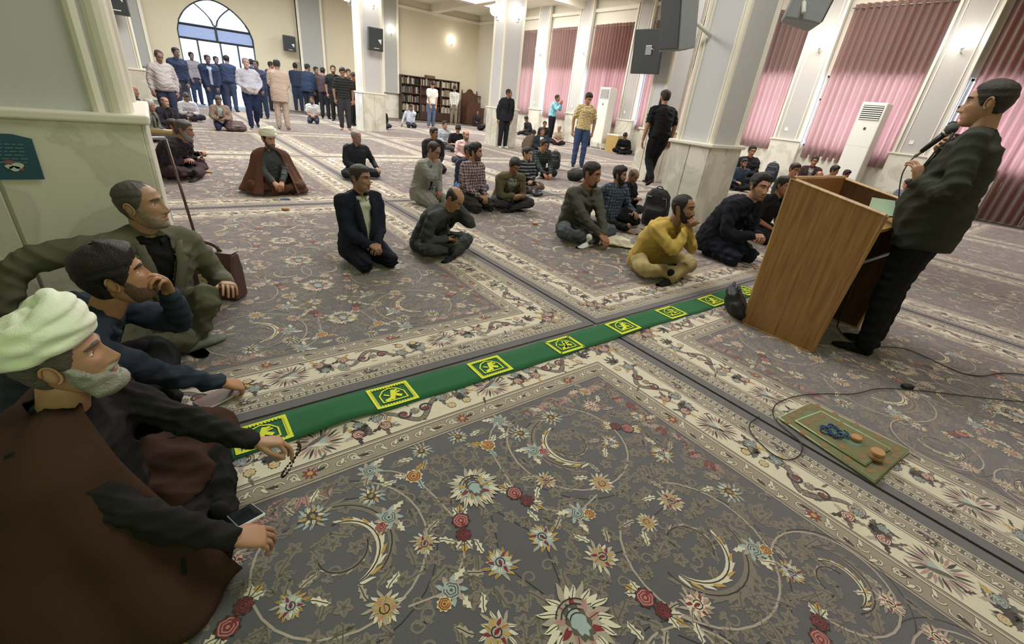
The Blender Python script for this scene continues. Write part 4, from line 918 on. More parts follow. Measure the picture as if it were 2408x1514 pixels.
    if hair in ('full', 'low', 'recede', 'bald', 'curly'):
        zl = hairline(ap, 'full' if hair == 'curly' else hair)+.0035*np.sin(Pg*23+hd)*np.sin(Pg*9+1)+.004*np.sin(Pg*3+hd); m_ = sstep(-.005, .026, Zg-zl)
        vol = 1+.5*sstep(.04, .1, Zg)*(np.cos(Pg) > -2)+(.5 if hair in ('full', 'low', 'curly') else 0)*sstep(.05, .09, Zg)*sstep(.2, .8, np.cos(Pg))
        if hair == 'bald': m_ = m_*sstep(.085, .05, Zg); vol = 1
        face_shell('hair', m_, hth*vol, HV, N, nz, nf, hm, root, HM, hc, hd, .006 if hair == 'curly' else .0022)
    if near >= 1:
        axg = np.abs(Xg); br = np.exp(-((axg-.031)/.019)**4)*np.exp(-((Zg-(.034+.12*(axg-.012)*(axg < .03)+.0022*(axg >= .03)-.22*(axg-.03)*(axg > .03)))/(.0058-.06*np.clip(axg-.02, 0, .04)))**4)*sstep(.2, .5, np.cos(Pg)); br = br*sstep(.007, .013, axg)
        face_shell('eyebrows', br, .0016, HV, N, nz, nf, hm if hair != 'none' else hairm(beardcol or haircol), body, HM, hc, hd, .0006)
    if beard:
        axg = np.abs(Xg); zl = np.interp(ap, np.radians([0, 14, 26, 40, 58, 72, 82, 92]), [-.073, -.073, -.058, -.05, -.04, .0, .012, -.13]); bm_ = sstep(.002, -.012, Zg-zl)*sstep(r_(91), r_(80), ap)
        mo = np.exp(-((Zg+.0478+.14*axg+4*axg*axg)/(.0066-.09*axg))**4)*sstep(.036, .022, axg)*sstep(.2, .5, np.cos(Pg))
        lipx = 1-sstep(1.25, .85, (Xg/.024)**2+((Zg+.0625)/.0115)**2)
        if beard == 'goatee': bm_ = bm_*sstep(.035, .026, axg)
        if beard == 'mous': bm_ = bm_*0
        mk = np.maximum(bm_, mo)*lipx
        bcol = beardcol or haircol
        if bth < .0025:
            k_ = .62 if bth < .0013 else .42; a_, b_ = [int(skinc[i:i+2], 16) for i in (0, 2, 4)], [int(bcol[i:i+2], 16) for i in (0, 2, 4)]; bcol = '%02x%02x%02x' % tuple(int(x*k_+y*(1-k_)) for x, y in zip(a_, b_))
        face_shell('beard' if beard != 'mous' else 'moustache', mk, bth*(1+1.2*sstep(-.07, -.11, Zg)), HV, N, nz, nf, hairm(bcol), root, HM, hc, hd+3, min(.003, bth*.35))
    if glasses:
        g = MB(); ye = ys(.0315, .0115)+.014
        for k in (1, -1):
            ring = [V3(k*.0335+.0235*np.sign(math.cos(a))*abs(math.cos(a))**.7, ye-.004*abs(math.cos(a)), .009+.0175*np.sign(math.sin(a))*abs(math.sin(a))**.7) for a in np.linspace(0, 2*PI, 17)]
            g.tube([HM@p+hc for p in ring], .0016, 5); g.tube([HM@V3(k*.057, ye-.004, .016)+hc, HM@V3(k*.078, .0, .014)+hc, HM@V3(k*.08, -.02, .0)+hc], .0014, 5)
        g.tube([HM@V3(-.01, ye, .014)+hc, HM@V3(.01, ye, .014)+hc], .0016, 5)
        g.build('glasses', M_black, root)
    toW = lambda p: V3(at[0], at[1], z0)+rotm((0, 0, 1), face-90)@(V3(*p)*scale)
    J.update(tolocal=tolocal, toW=toW, at=at, face=face, scale=scale, hc=hc, HM=HM, arms=arms, C7=C7, up=up, X=X, Yf=Yf, pts=pts, root=root, legs=legsj, P0=P0, Sh=Sh)
    if turban: add_turban(J, near)
    if cloak is not None: add_cloak(J, near, **cloak)
    return J
def add_turban(J, near):
    parts = []; HM, hc = J['HM'], J['hc']
    M0 = rotm((1, 0, 0), 14)
    parts.append(ell((0, -.018, .085), (.098, .115, .078), M0))
    for i, (z, r, tilt, rl) in enumerate(((.074, .09, 4, 5), (.088, .095, 8, -8), (.106, .094, 16, 7), (.124, .085, 22, -7), (.14, .066, 26, 5))):
        a = np.linspace(0, 2*PI, 29); P = np.stack([r*.93*np.cos(a), r*1.16*np.sin(a), .006*np.sin(2*a+i)], 1)@(rotm((1, 0, 0), tilt)@rotm((0, 1, 0), rl)).T+V3(0, -.02, z)
        parts.append(sweep(P, np.full(29, .021), np.full(29, .026), 8, (0, 0, 1)))
    W, Q = remesh(parts, (.016, .011, .008, .0055)[near], 2); N = vnorm(W, Q)
    d = W-V3(0, -.02, .08); ph = np.arctan2(d[:, 1], d[:, 0]); W = W+N*(.0022*np.sin(60*(d[:, 2]+.25*d[:, 1]*.6)*2+3*np.sin(ph*1.5)))[:, None]
    toobj('turban', W@HM.T+hc, Q, mat('turban_white', 'e6ead8', .9, .04, 12, .3, 300), J['root'])
def add_cloak(J, near, col='4d352a', open_deg=38, flare=.5, front=.42, back=.32, side=.47, hem=.0, drop=.03, folds=15, open_l=None, sh=.235, dep=.125):
    """aba: loose cloak from the shoulders to the ground, open in front"""
    C7, X, Yf, up = J['C7'], J['X'], J['Yf'], J['up']; n, m = (90, 30) if near >= 2 else (56, 18); V = []; r = np.random.RandomState(7); ph = r.uniform(0, 6, 4)
    ol = open_deg if open_l is None else open_l
    for i in range(m+1):
        t = i/m
        for j in range(n+1):
            a = math.radians(open_deg)+(2*PI-math.radians(open_deg+ol))*j/n        # from front right round the back
            c, s = math.cos(a), math.sin(a)                                  # c forward, s right
            if t < .22:
                q = t/.22; rx, ry = .075+(sh-.075)*q**.8, .075+(dep-.075)*q; z = C7[2]+.035-.085*q**1.8; cen = C7
            else:
                q = (t-.22)/.78; e = q**1.25
                rx = sh+(side-sh)*e; ry = (dep+((front if c > 0 else back)-dep)*e); z = (C7[2]-.05)*(1-q)+drop*q; cen = C7*(1-q)+J['P0']*q+V3(0, (.10 if c > 0 else 0)*q, 0)
            fo = .022*max(0, t-.15)*(math.sin(folds*a+3*t+ph[0])+.7*math.sin(folds*.57*a-4*t+ph[1])+.5*abs(math.sin(3*a+9*t)))
            V.append((cen[0]+s*(rx+fo), cen[1]+c*(ry+fo), max(z+.01*math.sin(5*a+6*t), .006+.008*(j % 2))))
    F = [(i*(n+1)+j, i*(n+1)+j+1, (i+1)*(n+1)+j+1, (i+1)*(n+1)+j) for i in range(m) for j in range(n)]
    ob = toobj('cloak', np.array(V), np.array(F), mat('cloak_'+col, col, .95, .12, 6, .35, 500, spec=.15), J['root']); sd = ob.modifiers.new('t', 'SOLIDIFY'); sd.thickness = .008; sd.offset = 1
    return ob
# ------------------------------------------------------------------ furniture and things
def wood(name, c1, c2, axis=2, sc_=3.0):
    m = mat(name, c1, .42); nt = m.node_tree; b = nt.nodes['Principled BSDF']; tc = nt.nodes.new('ShaderNodeTexCoord'); mp = nt.nodes.new('ShaderNodeMapping')
    s = [14.0, 14.0, 14.0]; s[axis] = .9; mp.inputs['Scale'].default_value = s; nt.links.new(tc.outputs['Object'], mp.inputs['Vector'])
    n = nt.nodes.new('ShaderNodeTexNoise'); n.inputs['Scale'].default_value = sc_; n.inputs['Detail'].default_value = 7; n.inputs['Distortion'].default_value = .6; nt.links.new(mp.outputs[0], n.inputs['Vector'])
    r = nt.nodes.new('ShaderNodeValToRGB'); e = r.color_ramp.elements; e[0].position = .34; e[0].color = C(c2); e[1].position = .66; e[1].color = C(c1); nt.links.new(n.outputs['Fac'], r.inputs[0]); nt.links.new(r.outputs[0], b.inputs['Base Color']); return m
M_oak = wood('oak_veneer', 'a47a46', '855f33'); M_oakd = wood('oak_trim', 'ad8850', '8c6838'); M_wal = wood('dark_walnut', '4a3022', '33211a'); M_in = wood('lectern_inside', '5b3d26', '452d1c')
# lectern: the speaker stands at its open back
t = tag(empty('lectern', (3.82, 1.08, 0)), 'tall oak lectern with slanting sides beside the man with the microphone', 'lectern')
X0, X1 = 3.37-3.82, 4.28-3.82
prof = [(.83-1.08, 0), (1.33-1.08, 0), (1.36-1.08, 1.08), (.775-1.08, .972)]
for x, nm in ((X0, 0), (X1-.022, 1)):
    sp = MB().prism(prof, x, x+.022, 0).build('side_panel', M_oak if nm == 0 else M_in, t)
    def strip(a, b, w_=.026):
        m_ = MB(); m_.tube([(x+.011, *a), (x+.011, *b)], w_*.62, 4); return bevel(m_.build('edge_trim', M_oakd, sp), .004)
    for a, b in zip(prof, prof[1:]+prof[:1]): strip(a, b)
fa, fb = X0+.0225, X1-.0225
fp = MB().add([(fa, .245, .0), (fb, .245, 0), (fb, .275, 1.08), (fa, .275, 1.08), (fa, .225, .0), (fb, .225, 0), (fb, .255, 1.08), (fa, .255, 1.08)], [(0, 1, 2, 3), (7, 6, 5, 4), (0, 4, 5, 1), (2, 6, 7, 3), (0, 3, 7, 4), (1, 5, 6, 2)]).build('front_panel', M_oak, t)
MB().tube([(X0, .268, 1.085), (X1, .268, 1.085)], .017, 6).build('top_rail', M_oakd, fp)
MB().add([(X0+.02, .25, .93), (X1-.02, .25, .93), (X1-.02, -.285, .875), (X0+.02, -.285, .875), (X0+.02, .25, .91), (X1-.02, .25, .91), (X1-.02, -.285, .855), (X0+.02, -.285, .855)], [(0, 1, 2, 3), (7, 6, 5, 4), (0, 4, 5, 1), (2, 6, 7, 3), (0, 3, 7, 4), (1, 5, 6, 2)]).build('reading_board', M_oakd, t)
MB().box(X0+.02, X1-.02, -.24, .22, .62, .645).build('shelf', M_wal, t); MB().box(X0+.02, X1-.02, -.247, -.24, .622, .643).build('shelf_highlight', M_metal, t)  # bright strip added along the shelf front in place of its highlight
pp = MB(); pp.add([(0, 0, 0), (.15, 0, 0), (.15, .03, .10), (0, .03, .10), (.15, -.09, .004), (0, -.09, .004)], [(0, 1, 2, 3), (0, 1, 4, 5)])
o = pp.build('folded_paper', mat('mint_paper', 'c4dcc4', .8)); p_ = fl(2040, 497, .925); o.location = (p_[0], p_[1], .918); o.rotation_euler = (math.radians(-4), 0, -1.05); o.modifiers.new('t', 'SOLIDIFY').thickness = .002
tag(o, 'small pale green folded paper standing on the lectern board', 'paper')
ln = MB()
for k in range(7): ln.box(.02, .13, .018+.0245*k*.1, .0182+.0245*k*.1, .018+.011*k, .021+.011*k)
# microphone held by the speaker is built with him below; black bag leaning on the lectern
def bag(name, label, u, v, w_, d_, h_, rz, colr, handle=True, slump_=.0, group=None):
    p = fl(u, v); t = tag(empty(name, (p[0], p[1], 0), rz), label, 'bag', group)
    P = [ell((0, 0, h_*.42), (w_/2, d_/2, h_*.44)), ell((0, d_*.1, h_*.75), (w_*.42, d_*.36, h_*.26)), ell((-w_*.2, -d_*.15, h_*.3), (w_*.32, d_*.4, h_*.3)), ell((w_*.2, -d_*.1, h_*.28), (w_*.3, d_*.42, h_*.28))]
    W, Q = remesh(P, max(.012, h_/26), 3); W = wrinkle(W, Q, .006, int(u), 1.2); W[:, 2] = np.maximum(W[:, 2], .003); W[:, 1] += slump_*W[:, 2]
    toobj('sack', W, Q, mat('bag_'+colr, colr, .5, .1, 12, .2, 200), t)
    if handle:
        for s in (-1, 1): MB().tube([(s*w_*.12+w_*.16*math.cos(a), d_*.1*s+slump_*h_, h_*.93+h_*.14*math.sin(a)) for a in np.linspace(0, PI, 9)], .009, 6).build('strap', M_black, t, True)
    MB().tube([(-w_*.34, -d_*.48+slump_*h_*.5, h_*.5), (0, -d_*.54+slump_*h_*.5, h_*.56), (w_*.34, -d_*.48+slump_*h_*.5, h_*.5)], .006, 5).build('zip', M_metal, t, True)
bag('handbag', 'black shiny bag slumped against the foot of the oak lectern', 1728, 742, .30, .18, .24, .5, '131416', True, .25)
def backpack(label, u, v, h_, rz, colr='16171a', tilt=0.0, flat=False):
    p = fl(u, v)
    if p[0] > 14.5: p = p*(14.5/p[0])
    t = tag(empty('backpack', (p[0], p[1], 0), rz), label, 'bag', 'backpacks on the carpet'); T_ = rotm((1, 0, 0), tilt); w_ = h_*.68; d_ = h_*.42
    P = [sweep(np.array([(0, 0, .0), (0, 0, .03), (0, 0, h_*.5), (0, 0, h_*.82), (0, 0, h_*.97), (0, 0, h_)]), np.array([.42, .5, .5, .46, .3, .08])*w_, np.array([.4, .5, .48, .36, .22, .05])*d_, 18, (1, 0, 0), pw=3)]
    P.append(sweep(np.array([(0, -d_*.42, .02), (0, -d_*.5, h_*.25), (0, -d_*.42, h_*.5), (0, -d_*.3, h_*.56)]), np.array([.3, .38, .36, .1])*w_, np.array([.12, .2, .2, .05])*d_, 14, (1, 0, 0), pw=3))
    W, Q = remesh(P, h_/28, 3); W = wrinkle(W, Q, .005, int(u), 1.2)
    def TT(W): W = np.asarray(W)@T_.T; W[:, 2] += (d_*.5*abs(math.sin(math.radians(tilt))) if tilt else 0); W[:, 2] = np.maximum(W[:, 2], .003); return W
    toobj('pack', TT(W), Q, mat('bag_'+colr, colr, .65, .1, 12, .3, 260), t)
    for s in (-1, 1):
        v, f = sweep(np.array([(s*w_*.2, d_*.42, h_*.85), (s*w_*.27, d_*.62, h_*.6), (s*w_*.25, d_*.52, h_*.15)]), np.full(3, .022), np.full(3, .006), 6, (1, 0, 0)); MB().add(TT(v), f).build('strap', M_black, t, True)
    v, f = sweep(np.array([(.04*math.cos(a), 0, h_*.98+.035*math.sin(a)) for a in np.linspace(0, PI, 7)]), np.full(7, .008), np.full(7, .008), 6); MB().add(TT(v), f).build('grab_loop', M_black, t, True)
    v, f = sweep(np.array([(-w_*.46, -d_*.2, h_*.35), (-w_*.36, -d_*.32, h_*.8), (w_*.36, -d_*.32, h_*.8), (w_*.46, -d_*.2, h_*.35)]), np.full(4, .005), np.full(4, .005), 5); MB().add(TT(v), f).build('zip', M_metal, t, True)
backpack('large black backpack leaning between the checked shirt man and the near right pillar', 1535, 532, .52, -1.2, '141518', 12)
backpack('dark backpack behind the dark plaid youth', 1302, 398, .42, -.8, '1d2022', 15); backpack('olive black backpack lying flat at the yellow plaid man\'s feet', 1335, 422, .5, .6, '20231c', 80)
backpack('black backpack against the wall behind the seated beige polo man', 1378, 338, .6, -1.5, '18181a', 10); backpack('dark backpack beside the black-clothed man under the air conditioner', 1508, 362, .5, -1.0, '1a1b1d', 12)
backpack('navy backpack against the right wall above the kneeling men', 1808, 425, .55, -1.4, '1c2230', 8); backpack('small black bag by the far pillar foot', 1127, 306, .5, 0, '1a1818', 70)
bag('tote_bag', 'maroon bag on the carpet beside the brown blazer man', 557, 309, .5, .3, .26, .2, '4a3438', False)
bag('crossbody_bag', 'small black pouch beside the olive jacket man', 1262, 460, .26, .18, .12, .3, '1b1c1e', True)
# brown leather briefcase
t = tag(empty('briefcase', (.085, 3.30, 0), math.radians(-38)), 'brown leather briefcase with brass clasp standing behind the grey jacket man', 'briefcase')
M_lea = mat('brown_leather', '4f342f', .38, .14, 14, .25, 140); M_brass = mat('brass', 'c6bd84', .3, metal=.7)
bo = MB().prism([(-.065, 0), (.065, 0), (.06, .2), (.035, .31), (-.035, .31), (-.06, .2)], -.19, .19, 0).build('case', M_lea, t); bevel(bo, .018, 3)
fo = MB().prism([(-.072, .15), (-.067, .21), (-.042, .318), (.042, .318), (.042, .312), (-.036, .308), (-.06, .21), (-.064, .15)], -.186, .186, 0).build('flap', M_lea, t); bevel(fo, .003)
MB().box(-.012, .012, -.079, -.066, .0, .16).build('strap', M_lea, t)
cl_ = bevel(MB().box(-.024, .024, -.088, -.066, .115, .175).build('clasp', M_brass, t), .004); MB().sph((0, -.089, .135), .004, 8, 6).build('keyhole', M_black, cl_)
MB().tube([(.02+.025*sx, -.07+.012*sz*0, .235+.02*sz) for sx, sz in ((-1, -1), (1, -1), (1, 1), (-1, 1), (-1, -1))], .003, 5).build('badge_frame', M_brass, t)
MB().tube([(.09*math.cos(a), 0, .315+.05*math.sin(a)) for a in np.linspace(0, PI, 13)], .012, 8).build('handle', M_lea, t, True)
for s in (-1, 1): MB().tube([(s*.09+.016*math.cos(a), .0, .318+.016*math.sin(a)) for a in np.linspace(0, 2*PI, 11)], .003, 5).build('ring', M_brass, t, True)
# green runner with yellow shield emblems
M_green = mat('green_felt', '1d5a34', .95, .1, 5, .3, 500); M_yel = mat('yellow_print', 'c9cf2a', .8)
n = 120; V = []; F = []
def strip_z(x, s): return .004+.006*max(0, math.sin(x*5.3+s))*abs(math.sin(x*2.1))+(.016*math.exp(-((x-.42)/.14)**2)*(1 if s > 0 else .3))
xs = np.linspace(-.25, 4.25, n)
for x in xs:
    for k in range(5): V.append((x, 1.605+.195*k/4+.006*math.sin(x*3)+.003*math.sin(x*17+k), strip_z(x, 1-k/4)))
for i in range(n-1):
    for k in range(4): F.append((i*5+k, i*5+k+1, i*5+k+6, i*5+k+5))
st = MB().add(V, F).build('floor_runner', M_green, None, True); st.modifiers.new('t', 'SOLIDIFY').thickness = .003
tag(st, 'long dark green cloth runner with yellow square emblems across the carpets', 'runner')
def emb(cx):
    m_ = MB(); y0 = 1.700+.006*math.sin(cx*3)
    def seg(a, b, w_):
        a, b = V3(*a), V3(*b); d = nrm(b-a); nn = V3(-d[1], d[0])*w_; P = [a-d*w_*.7+nn, b+d*w_*.7+nn, b+d*w_*.7-nn, a-d*w_*.7-nn]; N_ = 4; pts_ = []
        for i in range(N_+1):
            for e in (0, 1):
                q = (P[0]*(1-i/N_)+P[1]*i/N_) if e == 0 else (P[3]*(1-i/N_)+P[2]*i/N_); pts_.append((cx+q[0], y0+q[1], strip_z(cx+q[0], .5)+.0042))
        m_.add(pts_, [(2*i, 2*i+1, 2*i+3, 2*i+2) for i in range(N_)])
    S = .078; Sx = .10
    sq = [(-Sx, -S), (Sx, -S), (Sx, S), (-Sx, S)]
    for a, b in zip(sq, sq[1:]+sq[:1]): seg(a, b, .006)
    for k in range(14): 
        f_ = -1+2*(k+.5)/14
        for s in (-1, 1): seg((f_*Sx, s*S*.87), (f_*Sx+.004, s*S*.87), .004); seg((s*Sx*.89, f_*S), (s*Sx*.89, f_*S+.003), .004)
    shd = [(-.062, -.045), (.062, -.045), (.062, .01), (.035, .045), (0, .058), (-.035, .045), (-.062, .01)]
    for a, b in zip(shd, shd[1:]+shd[:1]): seg(a, b, .0035)
    for a, b, w_ in (((-.01, -.03), (.012, .03), .011), ((.0, -.02), (-.04, -.035), .009), ((.008, .0), (.034, -.02), .01), ((.01, .02), (.03, .03), .007), ((-.02, .0), (-.036, .012), .005), ((.02, .01), (.04, .015), .005)): seg(a, b, w_)
    m_.build('emblem', M_yel, st)
for k in range(8): emb(.1+.573*k)
# prayer mat, folded double, with beads and clay tablets
M_mat = mat('mat_brocade', '6c6b4c', .85, .28, 38, .3, 300); M_mat2 = mat('mat_field', '5f7a63', .85, .2, 40, .3, 300); M_pipe = mat('mat_piping', 'bcc79a', .8); M_paisley = mat('mat_paisley', '806444', .85, .2, 60)
def prayer_mat():
    t = tag(empty('prayer_mat', (2.49, .335, 0), math.radians(0)), 'folded green brocade prayer mat with beads lying on it', 'prayer mat')
    A = [fl(*p)-V3(2.49, .335, 0) for p in ((1905, 950), (2138, 1062), (2055, 1138), (1830, 985))]; Bq = [fl(*p, .02)-V3(2.49, .335, 0) for p in ((1930, 968), (2092, 1056), (2035, 1095), (1870, 990))]
    def slab(P, z0, z1, name, m_):
        P = [p[:2] for p in P]; b = MB().prism([tuple(p) for p in P][::-1], z0, z1, 2).build(name, m_, t); bevel(b, .006, 3)
        MB().tube([(p[0], p[1], (z0+z1)/2+.002) for p in P+P[:1]], .0042, 6).build('piping', M_pipe, t, True); return [np.array(p) for p in P]
    Q = slab(A, .0, .014, 'lower_fold', M_mat); Q2 = slab(Bq, .0142, .026, 'upper_fold', M_mat)
    def inl(Q, f0, f1, z, name, m_):
        c = sum(Q)/4; P = [c+(q-c)*V3(f0, f1)[:2] if False else c+(q-c)*f0 for q in Q]; n_ = 20; a = [Q[0]*0]; out = []
        e1 = (Q[1]-Q[0]+Q[2]-Q[3])/4*f0; e2 = (Q[3]-Q[0]+Q[2]-Q[1])/4*f1
        for k in range(n_): 
            an = 2*PI*k/n_; out.append(tuple(c+e1*np.sign(math.cos(an))*abs(math.cos(an))**.8+e2*np.sign(math.sin(an))*abs(math.sin(an))**.8)+(z,))
        MB().add(out, [tuple(range(n_))]).build(name, m_, t)
    inl(Q, .8, .78, .0146, 'field_panel', M_mat2); inl(Q2, .55, .4, .0266, 'field_panel', M_mat2)
    for (QQ, z, cnt, f) in ((Q, .0148, 16, .9), (Q2, .0268, 10, .8)):
        c = sum(QQ)/4
        for k in range(cnt):
            an = 2*PI*k/cnt; e1 = (QQ[1]-QQ[0]+QQ[2]-QQ[3])/4*f; e2 = (QQ[3]-QQ[0]+QQ[2]-QQ[1])/4*f; p = c+e1*max(-1, min(1, 1.3*math.cos(an)))+e2*max(-1, min(1, 1.3*math.sin(an)))
            MB().add([(p[0]+x, p[1]+y, z) for x, y in [(.024*math.cos(b)*(1+.3*math.sin(b)), .014*math.sin(b)) for b in np.linspace(0, 2*PI, 11)[:-1]]], [tuple(range(10))]).build('paisley', M_paisley, t)
prayer_mat()
M_clay = mat('clay', 'a9825a', .85, .08, 30)
def tablet(x, y, z, label, r=.03, h=.018, rz=0):
    t = MB().lathe([(.0, 0), (r*.92, 0), (r, h*.2), (r, h*.8), (r*.93, h), (.001, h)], 20).build('clay_tablet', M_clay, None, True); t.location = (x, y, z); t.rotation_euler = (0, 0, rz); t.scale = (1, .85, 1)
    t.data.polygons.foreach_set('use_smooth', [False]*len(t.data.polygons)); tag(t, label, 'prayer stone', 'clay prayer stones')
p = fl(2060, 1075, .03); tablet(p[0], p[1], .0275, 'lower of two stacked clay prayer stones on the mat', .034); tablet(p[0]+.003, p[1]+.004, .046, 'upper of two stacked clay prayer stones on the mat', .034)
p = fl(2012, 1032, .03); tablet(p[0], p[1], .0275, 'single clay prayer stone beside the blue beads', .028)
for (u, v, lb) in ((671, 493, 'clay prayer stone in front of the kneeling brown-cloaked cleric'), (1258, 527, 'clay prayer stone on the carpet right of the plaid shirt man'), (492, 406, 'clay prayer stone in front of the man with the phone by the pillar')):
    p = fl(u, v); tablet(p[0], p[1], .0, lb, .04, .022)
def beads(label, P, r, colr, mname, loc=(0, 0, 0)):
    m_ = MB()
    for p in P: m_.sph(p, r, 8, 6)
    cd = MB().tube(P+[P[0]], r*.25, 5)
    t = tag(empty('prayer_beads', loc), label, 'beads'); m_.build('bead_string', mat(mname, colr, .25), t, True); cd.build('cord', M_black, t)
    t.children[0]['kind'] = 'stuff'; return t
p0 = fl(1945, 1008, .03)
P = []
for k in range(99):
    a = 2*PI*k/33; rr = .036+.012*math.sin(3*a+k*.05); P.append((rr*1.25*math.cos(a)*(1 if k < 66 else .6)+.012*math.sin(k*.3), -.02+rr*math.sin(a)-(.03 if k > 60 else 0), .005+.003*(k//33)))
beads('dark blue prayer beads heaped on the green prayer mat', P, .0046, '26406e', 'blue_bead', (p0[0], p0[1], .0275))
p1 = fl(671, 470); beads('blue prayer beads under the kneeling cleric\'s hands', [(p1[0]+.05*math.cos(a), p1[1]+.03*math.sin(a), .008) for a in np.linspace(0, 6, 30)], .007, '3c4d7a', 'blue_bead2')
# microphone lead and power lead on the floor
def lead(name, label, pix, r=.0035, z=.004, pts=None):
    P = [fl(*p, z) for p in pix] if pts is None else pts; P = np.array(P); n = len(P); t = np.linspace(0, n-1, n*6); Q = np.stack([np.interp(t, np.arange(n), P[:, k]) for k in range(3)], 1)
    for _ in range(6): Q[1:-1] = (Q[:-2]+2*Q[1:-1]+Q[2:])/4
    return tag(MB().tube(Q.tolist(), r, 6).build(name, M_black, None, True), label, 'cable')
lead('floor_cable', 'black cable running from under the lectern past the speaker\'s shoes', [(1968, 768), (1985, 790), (2020, 812), (2080, 815), (2130, 818), (2200, 850), (2260, 878), (2310, 886), (2350, 876), (2408, 880), (2500, 905)])
lead('power_lead', 'thin black power lead looping round the prayer mat', [(2480, 952), (2408, 945), (2280, 932), (2150, 916), (2060, 912), (2010, 928), (1940, 925), (1870, 930), (1822, 948), (1815, 975), (1835, 1000), (1890, 1042), (1884, 1072), (1850, 1085), (1812, 1066), (1765, 1020), (1760, 995), (1785, 980)], .0028)
p = fl(2132, 912); t = tag(bevel(MB().box(-.035, .035, -.018, .018, 0, .024).build('power_adapter', M_black), .006), 'small black power adapter in the lead on the carpet', 'adapter'); t.location = (p[0], p[1], 0); t.rotation_euler = (0, 0, -.5)
# poster on the left pillar foot
PX = lambda u, v: onY(u, v, 3.138)
M_post = mat('teal_poster', '1f4c5e', .45, .12, 9); t = tag(empty('poster', (-.6, 3.142, .88)), 'teal poster with white flowers stuck on the left pillar\'s marble foot', 'poster')
po = [(-.35, -.095), (.095, -.095), (.1, .09), (.04, .108), (-.35, .115)]
MB().prism(po, -.004, 0, 1).build('sheet', M_post, t)
fl2 = MB()
for (x, z, r, k) in ((.0, -.02, .022, 0), (.022, -.032, .02, 1), (.008, -.045, .018, 1), (-.008, -.036, .014, 1), (.03, -.048, .01, 0)): fl2.add([(x+r*math.cos(a)*(1+.2*math.sin(3*a)), -.0062-.0004*k, z+r*.7*math.sin(a)) for a in np.linspace(0, 2*PI, 11)[:-1]], [tuple(range(10))], k)
fl2.build('flower_print', [mat('poster_red', '8a4a48', .6), mat('poster_white', 'c4cdc0', .6)], t)
for r in range(6):
    m_ = MB(); x = -.34
    while x < .05: wd = rnd.uniform(.01, .03); m_.box(x, x+wd, -.0064, -.006, .062-.016*r, .066-.016*r); x += wd+.007
    m_.build('text_line', mat('poster_text', '5e8894', .6), t)
# dark edge board and wooden chair arm beside the pillar
t = tag(empty('folding_chair', (.02, 4.75, 0)), 'wooden armchair edge sticking out behind the left pillar', 'chair')
MB().tube([(-.32, .25, .83), (-.02, .22, .835), (.06, .22, .835)], .022, 8).build('armrest', wood('arm_wood', 'a58d5e', '8a7346', 0), t, True); MB().tube([(-.32, .25, .78), (.0, .22, .785)], .014, 8).build('rail', M_metal, t, True)
MB().tube([(-.0, .24, .78), (.05, -.1, .0)], .011, 6).build('leg', M_wal, t, True); MB().tube([(-.12, .24, .78), (-.1, .6, 0)], .011, 6).build('leg', M_wal, t, True); MB().box(-.5, -.15, .1, .6, .42, .46).build('seat', M_wal, t)
# loudspeakers
def loudspeaker(label, loc, rz, tilt, w_=.36, d_=.34, h_=.6, logo=True, barm=None, M_dark=M_dark):
    t = tag(empty('loudspeaker', loc, rz), label, 'loudspeaker'); T_ = Matrix.Rotation(math.radians(tilt), 4, 'X')
    b = MB().prism([(-w_*.5, -d_*.5), (w_*.5, -d_*.5), (w_*.5, -d_*.1), (w_*.3, d_*.5), (-w_*.3, d_*.5), (-w_*.5, -d_*.1)], -h_/2, h_/2, 2).build('cabinet', M_dark, t); b.matrix_local = T_; bevel(b, .02, 3)
    g = MB().box(-w_*.46, w_*.46, -d_*.5-.012, -d_*.5, -h_*.46, h_*.46).build('grille', mat('grille', '33383d', .6, .05, 20, .5, 700), t); g.matrix_local = T_; bevel(g, .008)
    hdl = MB().box(-w_*.22, w_*.22, d_*.49, d_*.51, .05, .16).build('handle_recess', M_black, t); hdl.matrix_local = T_
    if logo:
        l = MB().add([(w_*.12, -d_*.5-.0135, -.0), (w_*.36, -d_*.5-.0135, .02), (w_*.33, -d_*.5-.0135, -.12)], [(0, 1, 2)]); l.box(-w_*.15, w_*.2, -d_*.5-.0135, -d_*.5-.0125, -h_*.39, -h_*.365); l = l.build('logo', M_white, t); l.matrix_local = T_
    if barm is not None: MB().tube([(0, d_*.3, 0), barm], .025, 8).build('bracket', M_white, t, True)
    return t
loudspeaker('dark wall loudspeaker right of the arched door', (5.24, YW-.4, 2.68), 0, 8, .5, .3, .58, True, (0, .36, .0))
loudspeaker('small dark loudspeaker on the slim far pillar', (5.9, 15.68, 2.68), 0, 4, .47, .3, .62, True, (0, .22, 0))
loudspeaker('big grey loudspeaker on the left face of the near right pillar', (5.1, 3.86, 2.47), math.radians(-100), 14, .34, .32, .74, False, (0, .55, -.15), mat('hazed_speaker', '868c8e', .5, .05, 20, .15, 300))  # cabinet grey lightened, haze and light mixed into the colour
loudspeaker('grey loudspeaker on a white bracket right of the near pillar', (6.72, 3.22, 2.95), math.radians(35), 10, .52, .4, .74, False, (-.32, .1, -.3), mat('hazed_speaker', '868c8e', .5))
loudspeaker('dark loudspeaker on the pillar seen past the left pillar edge', (-.3, 14.98, 2.6), 0, 4, .5, .32, .75, True, (0, .3, 0))
t = tag(empty('television', (8.66, 7.2, 2.6), math.radians(3)), 'dark flat television mounted high on the pillar, tilted', 'television'); T_ = Matrix.Rotation(math.radians(-7), 4, 'Y')
for nm, b in (('back_shell', MB().box(-.03, .03, -.36, .36, -.41, .41)), ('mount_plate', MB().box(-.05, -.03, -.14, .02, -.06, .12))):
    o = b.build(nm, mat('tv_black', '303436', .45) if nm == 'back_shell' else M_metal, t); o.matrix_local = T_; bevel(o, .01)
